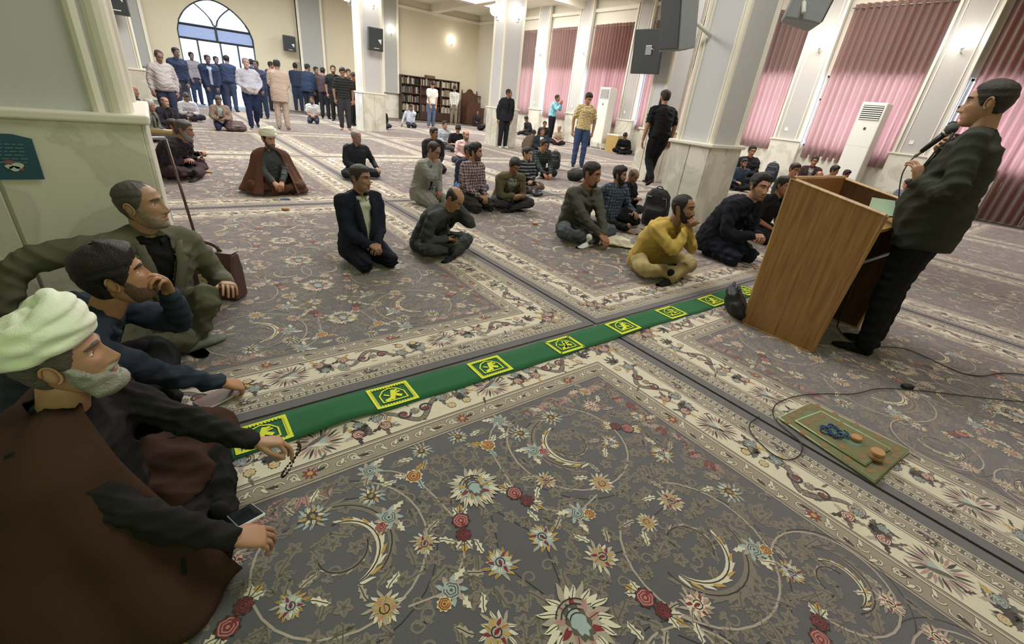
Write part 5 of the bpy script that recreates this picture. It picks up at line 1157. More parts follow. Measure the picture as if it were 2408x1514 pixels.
MB().tube([(.02, -.1, .03), (.3, -.1, .03)], .022, 8).build('mount_arm', M_metal, t, True); MB().tube([(-.05, -.1, .03), (-.08, -.16, .05), (-.05, -.2, .02)], .008, 6).build('cable', M_white, t, True)
# floor-standing air conditioners
def aircon(y, label, w_=.55, h_=2.0):
    t = tag(empty('air_conditioner', (14.62, y, 0)), label, 'air conditioner', 'floor-standing air conditioners'); z0 = .26
    bevel(MB().box(-.22, .2, -w_/2, w_/2, z0, z0+h_).build('cabinet', M_white, t), .025, 3)
    gr = MB().box(-.226, -.218, -w_*.40, w_*.40, z0+h_*.80, z0+h_*.965).build('grille_recess', M_black, t)
    for k in range(7): bevel(MB().box(-.24, -.222, -w_*.40, w_*.40, z0+h_*(.803+.0235*k), z0+h_*(.803+.0235*k)+.024).build('louvre', M_white, gr), .004)
    MB().prism([(-.0+.03*math.cos(a), z0+h_*.70+.036*math.sin(a)) for a in np.linspace(0, 2*PI, 9)[:-1]], -.228, -.219, 0).build('badge', mat('badge_brown', '4a3a2c', .5), t)
    MB().box(-.2195, -.2205, -w_/2+.005, w_/2-.005, z0+h_*.49, z0+h_*.492).build('panel_seam', M_metal, t)
    MB().box(-.24, .2, -w_/2-.03, w_/2+.03, z0-.03, z0).build('stand_top', M_white, t)
    for sx in (-.22, .18):
        for sy in (-1, 1): MB().box(sx, sx+.025, sy*w_/2-.012, sy*w_/2+.012, 0, z0-.03).build('stand_leg', M_white, t)
aircon(4.55, 'white floor-standing air conditioner behind the lectern'); aircon(13.66, 'white floor-standing air conditioner beside the yellow plaid man')
t = tag(empty('carton', (14.55, 12.75, 0)), 'yellowish box behind the man in black under the air conditioner', 'box'); bevel(MB().box(-.25, .25, -.3, .3, 0, .62).build('box', mat('tan_card', 'b3995c', .8), t), .01); MB().box(-.255, .255, -.305, .305, .6, .64).build('lid', M_white, t)
# bookcases with books against the back wall
BX = [10.42, 11.5, 12.72, 13.85]; SH = [.06, .45, .86, 1.28, 1.70, 2.02]; shn = ['bottom', 'second', 'third', 'fourth', 'top']
cols = ['3a2a24', '6d6a62', '8d8878', '1f2a38', '4f3030', '2d3a30', 'b4ad98', '554a3a', '22252b', '7a6a50']
bookM = [mat('book_'+c, c, .7) for c in cols]; me_b = []
for i in range(3):
    xa, xb = BX[i], BX[i+1]; t = tag(empty('bookcase', ((xa+xb)/2, YW-.2, 0)), 'dark wood bookcase, %s of three on the back wall' % ('leftmost', 'middle', 'rightmost')[i], 'bookcase', 'dark bookcases on the back wall'); h = (xb-xa)/2
    for s in (-1, 1): MB().box(*sorted((s*h, s*(h-.035))), -.18, .15, 0, 2.06).build('side_panel', M_wal, t)
    MB().box(-h, h, .13, .15, 0, 2.06).build('back_panel', M_wal, t); MB().box(-h-.01, h+.01, -.2, .15, 2.04, 2.08).build('top', M_wal, t)
    for z in SH[:-1]: MB().box(-h+.035, h-.035, -.17, .13, z-.03, z).build('shelf', M_wal, t)
    for k in range(5):
        if i == 1 and k in (2, 3): continue
        if k == 0 and i: MB().box(-h+.03, h-.03, -.185, -.165, .03, .42).build('door', M_wal, t); continue
        x = xa+.05; z = SH[k]
        while x < xb-.1:
            wd = rnd.choice((.035, .045, .055)); hh_ = rnd.uniform(.24, .33); ti = 0
            if rnd.random() < .07: x += wd; continue
            key = (wd, int(hh_*20))
            b = MB().box(0, wd-.003, -.15, .06, 0, hh_).build('book', bookM[int(rnd.random()*10)] if i != 2 else bookM[rnd.choice((1, 2, 6, 6, 9))]); b.location = (x, YW-.2, z)
            tag(b, 'book on the %s shelf of the %s bookcase' % (shn[k], ('leftmost', 'middle', 'rightmost')[i]), 'book', 'books in the bookcases'); x += wd
    if i == 1: bevel(MB().box(-.25, .25, -.15, .1, 2.08, 2.2).build('top_box', mat('box_brown', '6b5138', .8), t), .006)
# carved pulpit chair
t = tag(empty('pulpit', (14.55, YW-.55, 0)), 'carved dark wooden pulpit by the back wall corner', 'pulpit'); M_pul = wood('pulpit_wood', '5a3c2c', '3f281e')
crest = [(-.62, .1), (.34, .1), (.34, 1.45), (.26, 1.56), (.12, 1.6), (.02, 1.74), (-.12, 1.8), (-.26, 1.74), (-.36, 1.6), (-.5, 1.56), (-.62, 1.45)]
MB().prism(crest, -.03, .03, 1).build('back_board', M_pul, t)
for x in (-.62, .34): MB().lathe([(.04, 0), (.04, 1.5), (.06, 1.55), (.03, 1.62), (.045, 1.68), (.0, 1.74)], 10, (x, 0, 0)).build('post', M_pul, t, True)
MB().box(-.55, .3, -.55, -.5, .0, 1.15).build('front_board', M_pul, t); MB().box(-.6, .9, -.56, .0, .1, .9).build('platform', M_pul, t)
MB().box(.35, .95, -.05, .0, 1.42, 1.5).build('rail', M_pul, t)
for k in range(4): MB().lathe([(.02, .9), (.03, 1.0), (.018, 1.2), (.03, 1.42)], 8, (.42+.15*k, -.025, 0)).build('baluster', M_pul, t, True)
MB().box(.9, .97, -.06, .01, 0, 1.55).build('post', M_pul, t)
# small wall fittings
t = tag(bevel(MB().box(-.16, .16, -.02, 0, -.28, .28).build('notice_board', mat('notice_tan', '9c9484', .7)), .006), 'small tan notice board on the wall left of the grey pilaster', 'notice board'); t.location = (5.62, YW-.04, 1.75)
# cream folded coat
p = fl(1432, 575); t = tag(empty('folded_coat', (p[0], p[1], 0), -.6), 'cream coat folded on the carpet before the grey shirt man', 'coat')
W, Q = remesh([ell((0, 0, .04), (.26, .13, .045)), ell((.05, .02, .075), (.2, .11, .03)), ell((-.1, .02, .06), (.14, .12, .05)), ell((.2, -.05, .02), (.18, .09, .02))], .012, 2); W = wrinkle(W, Q, .008, 5, .8); W[:, 2] = np.maximum(W[:, 2], .003); toobj('coat', W, Q, cloth('c9c2aa'), t)
# notebook near the chin-in-hand man, pen
p = fl(520, 938); t = tag(empty('notebook', (p[0], p[1], 0), .45), 'slim mauve notebook on the carpet under the navy shirt man\'s hand', 'book'); MB().box(-.09, .09, -.03, .06, 0, .012).build('cover', mat('mauve_cover', '7d6a64', .6), t); MB().box(-.088, .091, -.033, .057, .002, .010).build('pages', M_white, t)
def phone(label, p, rz=0, tilt=0, c='15161a'):
    t = tag(empty('phone', p, rz), label, 'phone', 'mobile phones'); t.rotation_euler = (math.radians(tilt), 0, rz)
    bevel(MB().box(-.037, .037, -.075, .075, -.004, .004).build('case', mat('phone_'+c, c, .3), t), .003); MB().box(-.034, .034, -.07, .07, .0041, .0046).build('screen', mat('phone_glass', '22262c', .1), t)

t = tag(empty('neon_lamp', (-.62, -.42, 1.9)), 'green neon tube on the prayer niche beside the camera', 'lamp'); MB().tube([(0, 0, -.7), (0, 0, .7)], .018, 8).build('tube', mat('green_neon', 'b8ff9a', .4, emit=(.5, 1, .35, 1), estr=3.0), t, True); MB().box(-.05, -.02, -.04, .04, -.75, .75).build('backplate', M_white, t)
# ------------------------------------------------------------------ the people
def P(label, hpx, bpx=None, rel=0, look=None, pitch=0, legs='cross', near=1, **k):
    return person('person', label, (0, 0), 0, legs, hpx=hpx, bpx=bpx, rel=rel, look=rel if look is None else look, pitch=pitch, near=near, **k)
GREY = '77736d'; BLK = '15110e'; BRN = '2a1d15'
# --- the speaker
S = P('man in dark grey jacket standing at the lectern speaking into a microphone', (2322, 246), (2064, 848), -96, -98, 4, 'stand', 3, top='jacket', col='33362f', inner='26282a', pants='17181b', shoes='141416', hair='full', haircol='2b2620', hth=.0075, skinc='a98467',
      R=('px', 2222, 372, .10), L=('px', 2158, 428, -.12), handR='hold', handL='pinch', dirR=(-.15, .55, .8), dirL=(.1, .35, .9), norR=(.8, .5, -.3), norL=(-.5, -.7, .3), polR=(.3, -.5, -.8), polL=(-.5, -.5, -.75), lean=-3, slump=4, shape=dict(nose=1.25, jaw=.9, age=1, chin=.003, w=.95), hem=.02, belly=.03, srange=(.92, 1.12))
def mic():
    pl = lambda u, v, x=.085: S['toW'](S['tolocal'](u, v, 0, x)); a, b = pl(2166, 357), pl(2246, 296); d = nrm(b-a); L_ = np.linalg.norm(b-a)
    t = tag(empty('microphone', tuple(a)), 'grey-headed handheld microphone in the speaker\'s hand', 'microphone'); B = b-a
    MB().tube([d*0, d*(L_*.7)], np.array([.013, .02]), 14).build('handle', M_black, t, True); MB().tube([d*(L_*.68), d*(L_*.74)], .024, 14).build('ring', M_metal, t, True)
    MB().sph(tuple(d*(L_*.9)), .033, 16, 12).build('grille_ball', mat('mic_grille', '5c6462', .5, .2, 400, .8, 900), t, True); MB().tube([-d*.04, d*.01], .01, 10).build('plug', M_metal, t, True)
    q = [a-d*.03]+[pl(u, v, x) for u, v, x in ((2140, 378, .08), (2122, 405, .06), (2115, 440, .04), (2113, 475, .02), (2118, 510, .0))]; q += [V3(3.75, .95, .9), V3(3.9, .9, .5), V3(4.05, .92, .1), V3(4.09, .91, .006)]
    lead('microphone_cable', 'black microphone cable hanging from the speaker\'s hand behind the lectern', [], .0042, 0, [tuple(x) for x in q])
mic()
# --- three men by the left pillar
A = P('cleric in white turban and brown cloak sitting nearest the camera', (150, 846), None, 60, 72, -9, 'cross', 3, scale=.9, top='robe', col='1c1a19', pants='191817', sock='191817', hair='full', haircol='55504a', hth=.012, beard='full', beardcol='8f8c84', bth=.011, skinc='a57d64', turban=True, fat=1.1,
      R=('pz', 622, 1292, .16), L=('pz', 598, 1040, .28), handR='relax', handL='pinch', dirL=(-.1, .9, -.25), dirR=(-.2, .75, -.45), norL=(-.3, .2, .9), lean=6, slump=10, shape=dict(nose=1.15, age=1), cloak=dict(col='3d2a20', open_deg=34, open_l=80, side=.50, back=.36, front=.46, folds=11, sh=.31, dep=.175), belly=.03)
def lapfold():
    k = A['legs'][-1][1]; c = (k+A['P0'])/2
    W, Q = remesh([ell(c+V3(.02, .02, .06), (.19, .17, .05)), ell(k+V3(.02, -.02, .03), (.14, .14, .09)), ell(k+V3(.12, -.03, -.0), (.13, .12, .075)), ell(c+V3(.1, .1, .03), (.15, .12, .05))], .012, 3); W = wrinkle(W, Q, .012, 3, .6); W[:, 2] = np.maximum(W[:, 2], .004)
    toobj('cloak_lap', W, Q, _M['cloak_3d2a20'], A['root'])
lapfold()
hl = A['toW'](A['arms'][-1][2]); beads('brown prayer beads hanging from the nearest cleric\'s fingers', [(.05*math.cos(a)*(.3+.7*abs(math.sin(a/2))), .012*math.sin(2*a), -.065+.065*math.cos(a)) for a in np.linspace(0, 2*PI, 33)[:-1]], .0046, '3a2418', 'brown_bead', tuple(hl+V3(.11, -.02, -.04)))
p = A['toW'](A['tolocal'](578, 1212, 2, .15)); phone('white phone lying in the nearest cleric\'s lap', tuple(p), .2, -28, 'd0d4d8')
B_ = P('black-haired man in navy shirt, chin in hand, beside the nearest cleric', (275, 652), None, 66, 78, -10, 'cross', 3, scale=.97, top='shirt', col='2a3340', pants='1b1c1e', sock='1b1c1e', hair='low', haircol='14100d', hth=.019, beard='full', beardcol='2a211b', bth=.0014, skinc='a57b5d',
      R=('pz', 528, 902, .10), L='mouth', handR='curl', handL='curl', dirL=(.45, -.1, .9), norL=(-.8, .6, .1), norR=(.2, .1, 1), polL=(-.3, .6, -.9), lean=28, slump=32, neck=(0, .06), fat=1.12, shape=dict(jaw=1.05, w=1.02))
C_ = P('grey-haired man in grey blazer leaning at the foot of the left pillar', (334, 484), None, 24, 62, -6, 'cross', 3, scale=.98, top='jacket', col='5d5c4c', inner='151515', pants='565847', sock='6f776a', hair='recede', haircol='4e4943', hth=.006, beard='full', beardcol='7d7870', bth=.0016, skinc='a07d62',
       R=(.52, -.12, .30), L=(-.26, .26, .30), polR=(.7, -.5, .3), handR='relax', lean=-4, slump=16, side=-6, fat=1.15, legspec={-1: (V3(-.10, .35, .30), V3(-.03, .27, .075), V3(.1, 1, 0)), 1: (V3(.36, .24, .13), V3(.02, .30, .07), V3(-.8, 0, 0))}, shape=dict(nose=1.15, age=1, w=1.05, jaw=1.05), vee=(.075, .36))
# --- men on the carpets in front of the lectern
D_ = P('kneeling man in open navy suit and pale green shirt', (848, 420), (846, 596), 28, 52, 2, 'kneel', 2, top='jacket', col='191d28', inner='b2b6a2', pants='181b25', open_=True, hair='full', haircol='2b2623', hth=.009, beard='full', beardcol='6a645c', bth=.0011, skinc='94705a', lean=4, slump=8, vee=(.07, .4), belly=.03, shape=dict(jaw=1.08, age=1), L=(-.02, .32, .27), R=(.07, .32, .27), handL='curl', handR='curl')
E_ = P('balding man in dark grey suit bent over his phone, hand on ear', (1068, 468), (1040, 585), 50, 58, 42, 'cross', 2, top='jacket', col='3b3e3c', inner='2a2c2c', pants='363836', sock='202224', hair='bald', haircol='2b241f', hth=.007, skinc='9b7558', L='ear', R=(.1, .34, .22), handL='fist', handR='hold', polL=(-.35, .4, -.9), lean=30, slump=32, neck=(0, .055))
F_ = P('man in yellow shirt and khaki trousers, hands clasped at his chin', (1607, 492), (1566, 628), 52, 66, -4, 'cross', 2, top='shirt', col='b39a50', pants='998a60', sock='17181a', hair='recede', haircol='1d1813', hth=.009, beard='full', beardcol='1c1612', bth=.0035, skinc='8f6a50', R='chin', L='chin', handR='fist', handL='fist', polR=(.35, .35, -.9), polL=(-.35, .35, -.9), dirR=(-.3, .15, .95), dirL=(.3, .15, .95), norR=(.3, -.9, .2), norL=(-.3, -.9, .2), lean=24, slump=24, neck=(0, .05))
G_ = P('bespectacled man in grey shirt sitting cross-legged before a folded coat', (1391, 410), (1372, 552), 42, 66, 8, 'cross', 2, top='shirt', col='4b4c45', pants='42474a', sock='cfd0cc', hair='full', haircol='1c1712', hth=.009, beard='goatee', bth=.003, glasses=True, skinc='93694f', R=(.0, .48, .14), L=(-.06, .48, .14), lean=14, slump=14)
P('bearded man in blue checked shirt sitting behind the grey shirt man', (1458, 412), (1452, 522), 40, 72, 4, 'side', 2, topmat=cloth('4e5a6a', 'plaid', '232830', 14), pants='16171a', sock='8a6a56', hair='full', haircol='1a1410', hth=.02, beard='full', bth=.009, skinc='8f6c54', R=(.3, -.16, .14), L=(-.22, .3, .24), lean=-2, slump=12)
P('bald man in black behind the bearded checked shirt man', (1489, 414), (1502, 492), 55, 60, 32, 'cross', 1, top='jacket', col='18191c', inner='202024', pants='16171a', hair='bald', haircol='3a2f28', hth=.002, skinc='7d5c48', R='phone', L='phone', lean=18, slump=20)
I_ = P('kneeling man in dark navy jacket left of the lectern, looking aside', (1787, 440), (1722, 592), 58, 34, 4, 'kneel', 2, top='jacket', col='171a22', inner='141417', pants='1c212c', sock='3a2d2a', hair='full', haircol='15110e', hth=.015, beard='full', beardcol='3a2e26', bth=.0009, skinc='a97e66', R=(.08, .42, .33), L=(-.02, .42, .33), handR='hold', handL='hold', lean=26, slump=20, neck=(0, .045), vee=(.03, .12), fat=1.08)
P('dark-haired man in black half hidden by the lectern edge', (1843, 438), (1838, 552), 55, 50, 4, 'kneel', 1, top='shirt', col='17181a', pants='1a1a1c', hair='full', haircol='15110e', hth=.012, beard='mous', skinc='8c6148', shortsleeve=True, lean=16, slump=18)
K_ = P('cleric in white turban and brown cloak kneeling on the middle carpet', (632, 328), (640, 448), 8, 30, 8, 'cross', 2, top='robe', col='4c5052', pants='553a2e', sock='553a2e', hair='full', haircol='2b2622', beard='full', beardcol='3d3631', bth=.007, skinc='a97c63', turban=True, cloak=dict(col='5a3e31', sh=.25, dep=.14, open_deg=30, side=.44, front=.42, back=.3), R=(.06, .42, .2), L=(-.05, .42, .2), handR='pinch', handL='pinch', lean=2, slump=8)
P('grey-haired man in dark shirt behind the navy suit man', (838, 322), (852, 402), 20, 50, 2, 'side', 1, top='shirt', col='2a2d34', pants='22252c', hair='recede', haircol='8b8884', hth=.006, beard='full', beardcol='85817c', bth=.0012, skinc='8f6c58', L=(-.33, .25, .2), R='lap', lean=6)
M_ = P('man in light grey suit kneeling with his fist to his mouth', (1020, 355), (988, 478), 48, 60, 26, 'kneel', 2, top='jacket', col='858680', inner='33383c', pants='8a8a84', sock='d8d8d4', hair='recede', haircol='241e1a', hth=.01, glasses=True, skinc='96705a', R='mouth', L='lap', handR='fist', lean=16, slump=20, vee=(.085, .4), open_=True, polR=(.6, .2, -.9))
N_ = P('curly-haired man in maroon plaid shirt kneeling with hands in lap', (1118, 358), (1104, 488), 44, 74, 2, 'kneel', 2, topmat=cloth('4f3d42', 'plaid', 'ab9d9c', 15), pants='33342f', hair='curly', haircol='16110e', hth=.018, beard='full', beardcol='1d1612', bth=.0022, skinc='9a735a', lean=4, slump=10, R=(.06, .3, .25), L=(-.05, .3, .25))
O_ = P('man in olive jacket sitting cross-legged looking down at his hands', (1210, 390), (1196, 485), 26, 36, 34, 'cross', 2, top='jacket', col='57503a', inner='7f857c', pants='343436', sock='1d1d1f', open_=True, hair='full', haircol='221c18', hth=.01, skinc='8d6650', lean=20, slump=24, R=(.04, .40, .26), L=(-.05, .40, .25), handR='flat', handL='curl', vee=(.085, .36), fat=1.08, beard='mous')
P('dark-suited man with moustache behind the light grey suit man', (1021, 314), (1020, 392), 22, 48, 2, 'kneel', 1, top='jacket', col='292529', inner='cdbfb0', pants='252328', hair='full', haircol='1a1512', hth=.012, beard='mous', bth=.003, skinc='8d674f')
P('youth in black shirt looking down in his lap', (1077, 304), (1068, 352), 8, 5, 46, 'cross', 1, top='shirt', col='1d1d20', pants='4a4a4c', hair='full', haircol='15110e', hth=.018, skinc='a57e66', lean=22, slump=20, shortsleeve=True)
P('balding man in pale pink shirt behind the plaid shirt man', (1096, 318), (1098, 385), 14, 30, 2, 'cross', 1, top='shirt', col='c7a9a6', pants='3a3a40', hair='bald', haircol='4a3c33', hth=.004, beard='full', beardcol='55473c', bth=.003, skinc='a67d66')
P('dark-haired man with blue jeans just behind the plaid shirt man', (1104, 356), (1122, 432), 40, 60, 2, 'side', 1, top='shirt', col='2c3444', pants='3f5c86', hair='full', haircol='15110e', hth=.012, skinc='8a634c', scale=.95)
P('youth in glasses and black-white striped sleeves behind the olive jacket man', (1240, 362), (1248, 440), 32, 62, 4, 'cross', 1, topmat=cloth('22262b', 'stripe', '7d8286', 16), pants='6a5d56', hair='full', haircol='1a1410', hth=.015, glasses=True, skinc='b08a6e', beard='goatee', bth=.002, R=('pz', 1268, 438, .14), L='lap')
P('youth in dark plaid shirt reaching his hands to the carpet', (1279, 342), (1272, 412), 22, 42, 12, 'cross', 1, topmat=cloth('262b2a', 'plaid', '4a5355', 13), pants='2b2c2e', sock='b0aaa4', hair='curly', haircol='15110e', hth=.015, skinc='94694f', R=(.02, .5, .12), L=(-.14, .5, .12), lean=20, slump=20, beard='mous', bth=.001)
P('man in teal vest over white shirt among the seated youths', (1276, 310), (1275, 362), -6, 4, 2, 'cross', 1, top='jacket', col='24343c', inner='d5d6d2', pants='2b2b2e', hair='full', haircol='1a1512', hth=.01, skinc='94684f')
P('grey-haired man in beige polo sitting with hands together', (1315, 302), (1317, 340), -8, -38, 6, 'cross', 1, top='shirt', col='b3a796', pants='2a2730', hair='full', haircol='8a8680', hth=.007, skinc='a9785f', shortsleeve=True, R=(.03, .42, .2), L=(-.12, .42, .2), lean=14)
P('standing young man in yellow plaid shirt and jeans', (1384, 232), (1362, 396), 10, 26, 30, 'stand', 2, topmat=cloth('a98a44', 'plaid', 'e4dcc0', 17), pants='39496a', sock='26262a', hair='full', haircol='17120f', hth=.012, skinc='a2785e', R='hang', L='hang', shortsleeve=True, neck=(0, .03), srange=(.85, 1.15))
P('man in light blue shirt standing with hands raised in prayer', (1311, 231), (1297, 322), 62, 74, -4, 'stand', 1, top='shirt', col='86bccd', pants='232027', hair='full', haircol='15110e', hth=.01, skinc='8d644c', R='pray', L='pray', handR='flat', handL='flat', dirR=(0, .2, 1), dirL=(0, .2, 1), norR=(0, 1, 0), norL=(0, 1, 0), srange=(.8, 1.2))
Z_ = P('bearded man in black short-sleeved shirt walking away beside the pillar', (1563, 230), (1528, 440), -150, -140, 4, 'walk', 2, top='shirt', col='1b1c1f', pants='17181c', shoes='2a221f', hair='full', haircol='2a221c', hth=.012, skinc='9d755d', shortsleeve=True, R='hang', L=(-.3, .04, .8), fat=1.2, beard='full', bth=.012, belly=.04, srange=(.85, 1.2))
P('standing balding man in dark suit before the far pillar', (1197, 220), (1188, 354), 34, 76, 4, 'stand', 1, top='jacket', col='24252b', inner='1d1d22', pants='202127', sock='cfcac2', hair='recede', haircol='1c1714', hth=.006, skinc='946c55', R='hang', L='hang', srange=(.85, 1.2), beard='full', beardcol='3a3029', bth=.001)
P('man in black hunched beside a yellowish box under the air conditioner', (1470, 320), (1464, 352), -6, -10, 48, 'cross', 1, top='shirt', col='1b1c1d', pants='18191a', hair='full', haircol='15110e', hth=.012, skinc='85604c', lean=24, slump=26, R='lap', L='lap', srange=(.85, 1.2))
P('man in dark clothes reclining near the far curtain', (1238, 280), (1248, 312), -62, -66, 36, 'side', 0, top='shirt', col='25252b', pants='26262c', hair='full', lean=18, slump=20, skinc='7d5a48')
P('dark-clothed man seated behind the man in light blue', (1281, 292), (1281, 332), 6, 8, 6, 'cross', 0, top='shirt', col='2c2928', pants='28262a', hair='full', skinc='86614c')
P('man in brown bent forward behind the vest man', (1254, 314), None, 150, 150, 50, 'kneel', 0, scale=.85, top='shirt', col='5c4d40', pants='3a342e', hair='full', skinc='86614c', lean=45, slump=30)
# --- far middle
P('bald man in black sitting against the slim far pillar', (895, 254), (893, 302), 2, -34, 4, 'cross', 1, top='shirt', col='1e1e22', pants='33303a', sock='8d8a88', hair='bald', haircol='8d8a86', hth=.002, beard='full', beardcol='8a8783', bth=.002, skinc='a57f6b')
P('man in pale blue shirt kneeling with a hand to his brow', (966, 253), (962, 300), 14, 8, 20, 'kneel', 1, top='shirt', col='b4bac8', pants='2c3038', hair='full', skinc='7d5a48', R=(.42, .14, .08), L='ear', handL='curl', belly=.06, fat=1.1)
P('man in grey jacket squatting with a phone at his ear by the bookcase', (925, 234), (928, 273), 8, 0, 4, 'kneeupL', 0, top='jacket', col='77736e', inner='2e3138', pants='6d6862', hair='full', skinc='86614c', R='chin', beard='full')
P('young man in white T-shirt and jeans standing with bowed head', (1018, 200), (1006, 296), 30, 36, 44, 'stand', 1, top='shirt', col='dedcd8', pants='56647f', barefoot=True, hair='full', haircol='17120f', hth=.012, skinc='a57c66', shortsleeve=True, srange=(.8, 1.2), lean=6, slump=8)
P('man in white checked shirt standing before the bookcase', (1069, 209), (1064, 293), 0, 0, 40, 'stand', 0, topmat=cloth('d0cfc6', 'plaid', '6a6c6e', 8), pants='736c5b', barefoot=True, hair='full', beard='full', skinc='8d6a55', srange=(.8, 1.25), lean=4, slump=8)
P('dark-clothed man seated at the foot of the pulpit', (1123, 264), (1124, 296), -4, 0, 4, 'kneeup', 0, top='shirt', col='322e2c', pants='2a2726', hair='full', L='chin', skinc='8d6650')
P('boy in pale shirt seated behind the dark-suited man', (1046, 294), (1042, 345), 30, 40, 4, 'cross', 0, top='shirt', col='9fa9b2', pants='2a2a30', hair='full', skinc='94705a')
P('young man in white polo kneeling alone on the far carpet', (733, 236), (736, 290), -4, -4, 2, 'kneel', 1, top='shirt', col='c2c2c6', pants='363a46', hair='full', haircol='1c1613', hth=.01, beard='full', bth=.002, skinc='94705c', shortsleeve=True, R=(.05, .28, .3), L=(-.05, .28, .3))
P('young man in dark striped shirt standing in prayer, barefoot', (805, 170), (803, 300), 2, 2, 26, 'stand', 1, topmat=cloth('262726', 'stripe', '3a3b38', 14), pants='38383e', barefoot=True, hair='full', haircol='17120f', hth=.013, skinc='96725c', shortsleeve=True, R='hang', L='hang', srange=(.85, 1.2))
P('bearded young man in black holding a white card', (783, 164), (786, 282), -8, 4, 2, 'stand', 0, top='shirt', col='1d2024', pants='1c1d21', hair='full', beard='full', bth=.004, skinc='94705c', shortsleeve=True, R='hang', L='hang', srange=(.85, 1.2))
P('man in black standing beside the slim pillar edge', (831, 180), (830, 296), 60, 60, 30, 'stand', 0, top='shirt', col='1d1d20', pants='1d1d22', hair='full', skinc='8d6650', srange=(.85, 1.2))
P('man looking over the striped shirt man\'s shoulder', (819, 172), (824, 285), 10, 20, 6, 'stand', 0, top='shirt', col='2a2a30', pants='1f1f25', hair='full', skinc='94705a', srange=(.85, 1.2))
P('man in plum shirt standing with his back turned', (759, 168), (760, 276), 172, 160, 4, 'stand', 0, top='shirt', col='40343a', pants='23252e', hair='full', skinc='8d6650', srange=(.8, 1.2))
P('man facing the plum-shirted man in the queue', (743, 166), (742, 266), -10, 40, 4, 'stand', 0, top='shirt', col='3a3f4c', pants='23252e', hair='full', skinc='86614c', srange=(.8, 1.2))
P('man in navy jacket turned away in the queue', (723, 160), (722, 268), 150, 120, 10, 'stand', 0, top='jacket', col='2b3750', inner='20242e', pants='232836', hair='full', skinc='86614c', srange=(.8, 1.2))
P('man in dark blue pullover with his back to the camera', (694, 157), (700, 262), 178, 178, 8, 'stand', 0, top='shirt', col='2a3346', pants='2b3346', hair='full', skinc='86614c', barefoot=True, srange=(.8, 1.2))
P('man in beige suit seen from behind', (651, 152), (664, 302), 172, 170, 2, 'stand', 1, top='jacket', col='b29f94', inner='b29f94', pants='ab998c', sock='8d7468', hair='full', haircol='2c2a30', hth=.01, skinc='8d6c5c', R='belly', L='belly', hem=.1, srange=(.85, 1.2))
P('man in dark cap beside the beige suit man', (637, 154), (638, 258), 140, 90, 2, 'stand', 0, top='shirt', col='3d3944', pants='2b2c38', hair='full', skinc='86614c', srange=(.8, 1.2))
# --- by the arched door
P('man in white shirt walking in from the arched door', (578, 148), (582, 290), 4, 12, 2, 'walk', 1, top='shirt', col='b3b6c4', pants='202a48', sock='23294a', hair='full', haircol='8d8a90', hth=.008, skinc='b0938a', R=(.1, .24, .98), L=(-.18, .2, .96), belly=.05, srange=(.85, 1.2))
dk_haze = ['2a3450', '303c58', '28324c', '343c54', '2c3650', '383e50']  # dark clothes lifted and blued: the door haze is mixed into the colours
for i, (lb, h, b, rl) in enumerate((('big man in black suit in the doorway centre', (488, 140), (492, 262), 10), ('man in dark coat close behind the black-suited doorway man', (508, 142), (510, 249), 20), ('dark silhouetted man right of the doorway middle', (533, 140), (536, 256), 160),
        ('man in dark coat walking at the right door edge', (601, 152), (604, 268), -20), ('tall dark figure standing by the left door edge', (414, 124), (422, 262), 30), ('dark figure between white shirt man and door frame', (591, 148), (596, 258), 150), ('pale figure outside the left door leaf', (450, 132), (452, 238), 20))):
    P(lb, h, b, rl, rl, 4, 'stand', 0, top='jacket' if i in (0, 1) else 'shirt', col=dk_haze[i % 6] if i != 6 else '8a8890', inner='a9b4cc' if i == 0 else '2a3040', pants=dk_haze[(i+1) % 6], hair='full', skinc='6d5c60', srange=(.8, 1.25), fat=1.15, open_=i == 0)
P('man in pale striped shirt standing left of the door', (374, 132), (392, 290), 16, 20, 30, 'stand', 1, topmat=cloth('b0abac', 'vstripe', '9d98a0', 10), pants='2f344a', hair='recede', haircol='3c3634', hth=.006, skinc='8a6a5e', R='hang', L='hang', belly=.05, srange=(.85, 1.2))
Q_ = P('man in brown blazer kneeling over a phone with a maroon bag beside him', (514, 236), (520, 300), 4, 8, 34, 'kneel', 1, top='jacket', col='85756a', inner='98a39e', pants='262a44', hair='full', haircol='4a4644', hth=.01, skinc='8a6a5c', R=(.09, .3, .34), L=(-.07, .3, .34), handR='hold', handL='hold', open_=True, lean=12, slump=18)
P('bald man in black jacket seated near the left pillar edge', (388, 240), (392, 300), 28, 42, 2, 'cross', 1, top='jacket', col='26262e', inner='1e1e24', pants='22222a', hair='bald', haircol='5a5452', hth=.002, skinc='a57d6c', beard='full', beardcol='8d8884', bth=.0014)
P('man in white shirt bowed over his phone, barefoot', (438, 228), (440, 284), 8, 0, 48, 'cross', 1, top='shirt', col='c0bfc8', pants='28242e', barefoot=True, hair='full', haircol='3a3434', hth=.009, skinc='856658', lean=22, slump=24, R=(.05, .36, .26), L=(-.05, .36, .26))
P('grey-haired man in blazer peering past the left pillar edge', (352, 248), (352, 330), 62, 74, 8, 'cross', 1, top='jacket', col='55544e', inner='2a2a2c', pants='3a3a38', hair='full', haircol='9a9892', hth=.012, skinc='86624f', beard='mous', beardcol='55504a', bth=.002)
T_m = P('man in black sitting in profile with a phone by the left pillar', (410, 298), (412, 398), 66, 72, -2, 'cross', 2, top='shirt', col='1d1f25', pants='22242a', hair='recede', haircol='3a2e28', hth=.006, beard='full', beardcol='4a4440', bth=.003, skinc='a57a62', R=('px', 462, 372, .08), L=('px', 472, 360, -.08), handR='hold', handL='hold', lean=10, slump=14, shortsleeve=False)
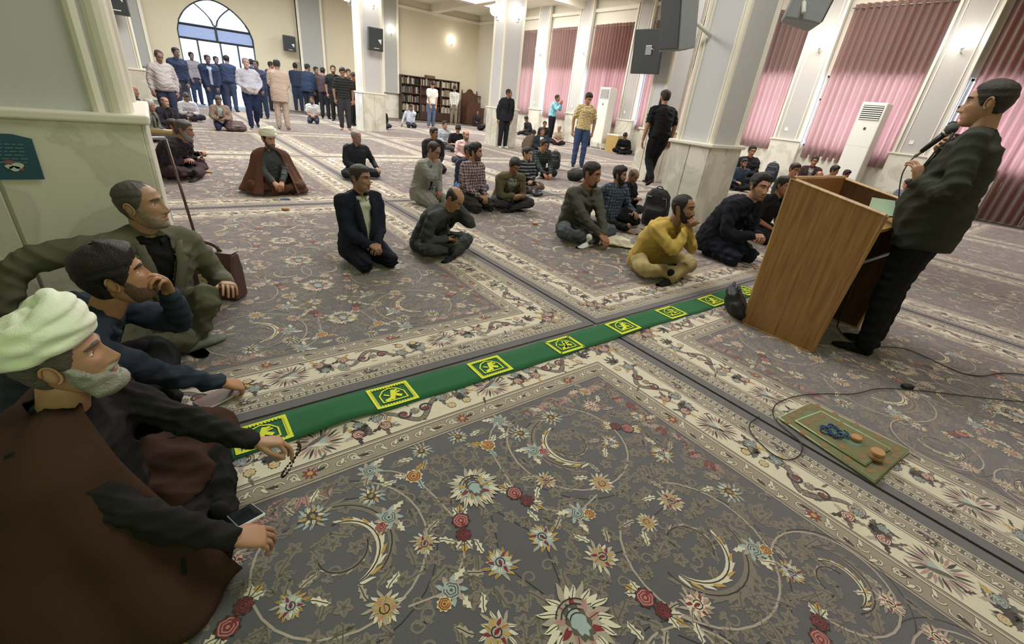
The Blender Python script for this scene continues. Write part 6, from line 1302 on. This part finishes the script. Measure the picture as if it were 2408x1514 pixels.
P('masked man with a black shoulder bag behind the phone man', (434, 306), None, 60, 66, 10, 'cross', 1, lean=34, slump=30, top='shirt', col='2e2830', pants='3a2c30', hair='full', haircol='4a4644', hth=.01, beard='full', beardcol='8d8a8c', bth=.006, skinc='94705e')
P('bald man leaning out behind the left pillar', (312, 214), (318, 300), 60, 70, 4, 'cross', 0, top='shirt', col='3a3a3c', pants='2a2a2c', hair='bald', hth=.002, haircol='5a5048', skinc='946c56')
# --- far right, behind the lectern
P('youth in black sitting upright by the right wall curtain', (1768, 356), (1764, 425), -4, 18, 4, 'cross', 1, top='shirt', col='232226', pants='1f1f24', hair='full', haircol='15110e', hth=.014, skinc='94694f', srange=(.85, 1.25))
P('bearded youth in blue shirt, hand on chin, by the pillar edge', (1750, 384), (1744, 440), 10, 26, 10, 'cross', 1, top='shirt', col='3c475c', pants='1a1a1d', hair='full', beard='full', bth=.005, L='chin', handL='fist', skinc='a57c62', srange=(.85, 1.25))
P('man in glasses behind the two kneeling dark-jacketed men', (1868, 400), (1862, 480), 16, 40, 8, 'cross', 1, top='shirt', col='3a3f3a', pants='2a2a2c', hair='full', haircol='2f2218', hth=.016, glasses=True, skinc='9a6e50', srange=(.85, 1.25))
P('youth in maroon jacket and grey shirt leaning on the right wall', (1915, 380), (1908, 432), -2, 8, 2, 'cross', 1, top='jacket', col='3a2a2c', inner='8a8a86', pants='2a2a2e', open_=True, hair='full', skinc='8a6049', srange=(.85, 1.25))
P('bowed man with glasses just above the lectern top', (1925, 415), (1915, 482), 20, 24, 40, 'cross', 1, top='shirt', col='56564a', pants='2a2a2c', hair='bald', haircol='6a4a38', hth=.003, glasses=True, skinc='a57058', srange=(.85, 1.25))
P('thick-haired man turned right near the air conditioner', (1962, 402), (1955, 462), 40, 70, 10, 'cross', 1, top='shirt', col='5d4a44', pants='2a2a2c', hair='full', haircol='17110d', hth=.022, skinc='a27058', srange=(.85, 1.25))
P('small dark-haired boy beside the air conditioner', (1990, 410), None, 30, 60, 20, 'cross', 0, scale=.8, top='shirt', col='3a2c2c', pants='2a2a2c', hair='full', haircol='1d120e', hth=.02, skinc='8d5c48')
P('man in checked shirt crouched behind the lectern near the speaker\'s hand', (2136, 434), (2118, 510), -30, -90, 20, 'kneel', 1, topmat=cloth('535b66', 'plaid', '8a929a', 12), pants='3a3a3c', hair='full', haircol='2a1c14', skinc='b07a60', srange=(.85, 1.25), lean=20, slump=10)
P('person in white shirt standing behind the microphone', (2236, 303), (2160, 490), -60, -80, 4, 'stand', 1, top='shirt', col='cfcac4', pants='1d1d20', hair='full', skinc='9a705a', srange=(.85, 1.2))
# phones in hands
def inhand(J, label, k=1, d=.09, c='15161a'):
    a = J['arms'][k]; dr = nrm(a[2]-a[1]); p = J['toW'](a[2]+dr*d+V3(0, 0, .02)); phone(label, tuple(p), math.radians(J['face']-90), 25, c)
inhand(E_, 'phone in the balding suit man\'s hand'); inhand(Q_, 'phone in the brown blazer man\'s hands'); inhand(T_m, 'phone held by the man in black by the left pillar')
bpy.data.scenes.remove(TS)
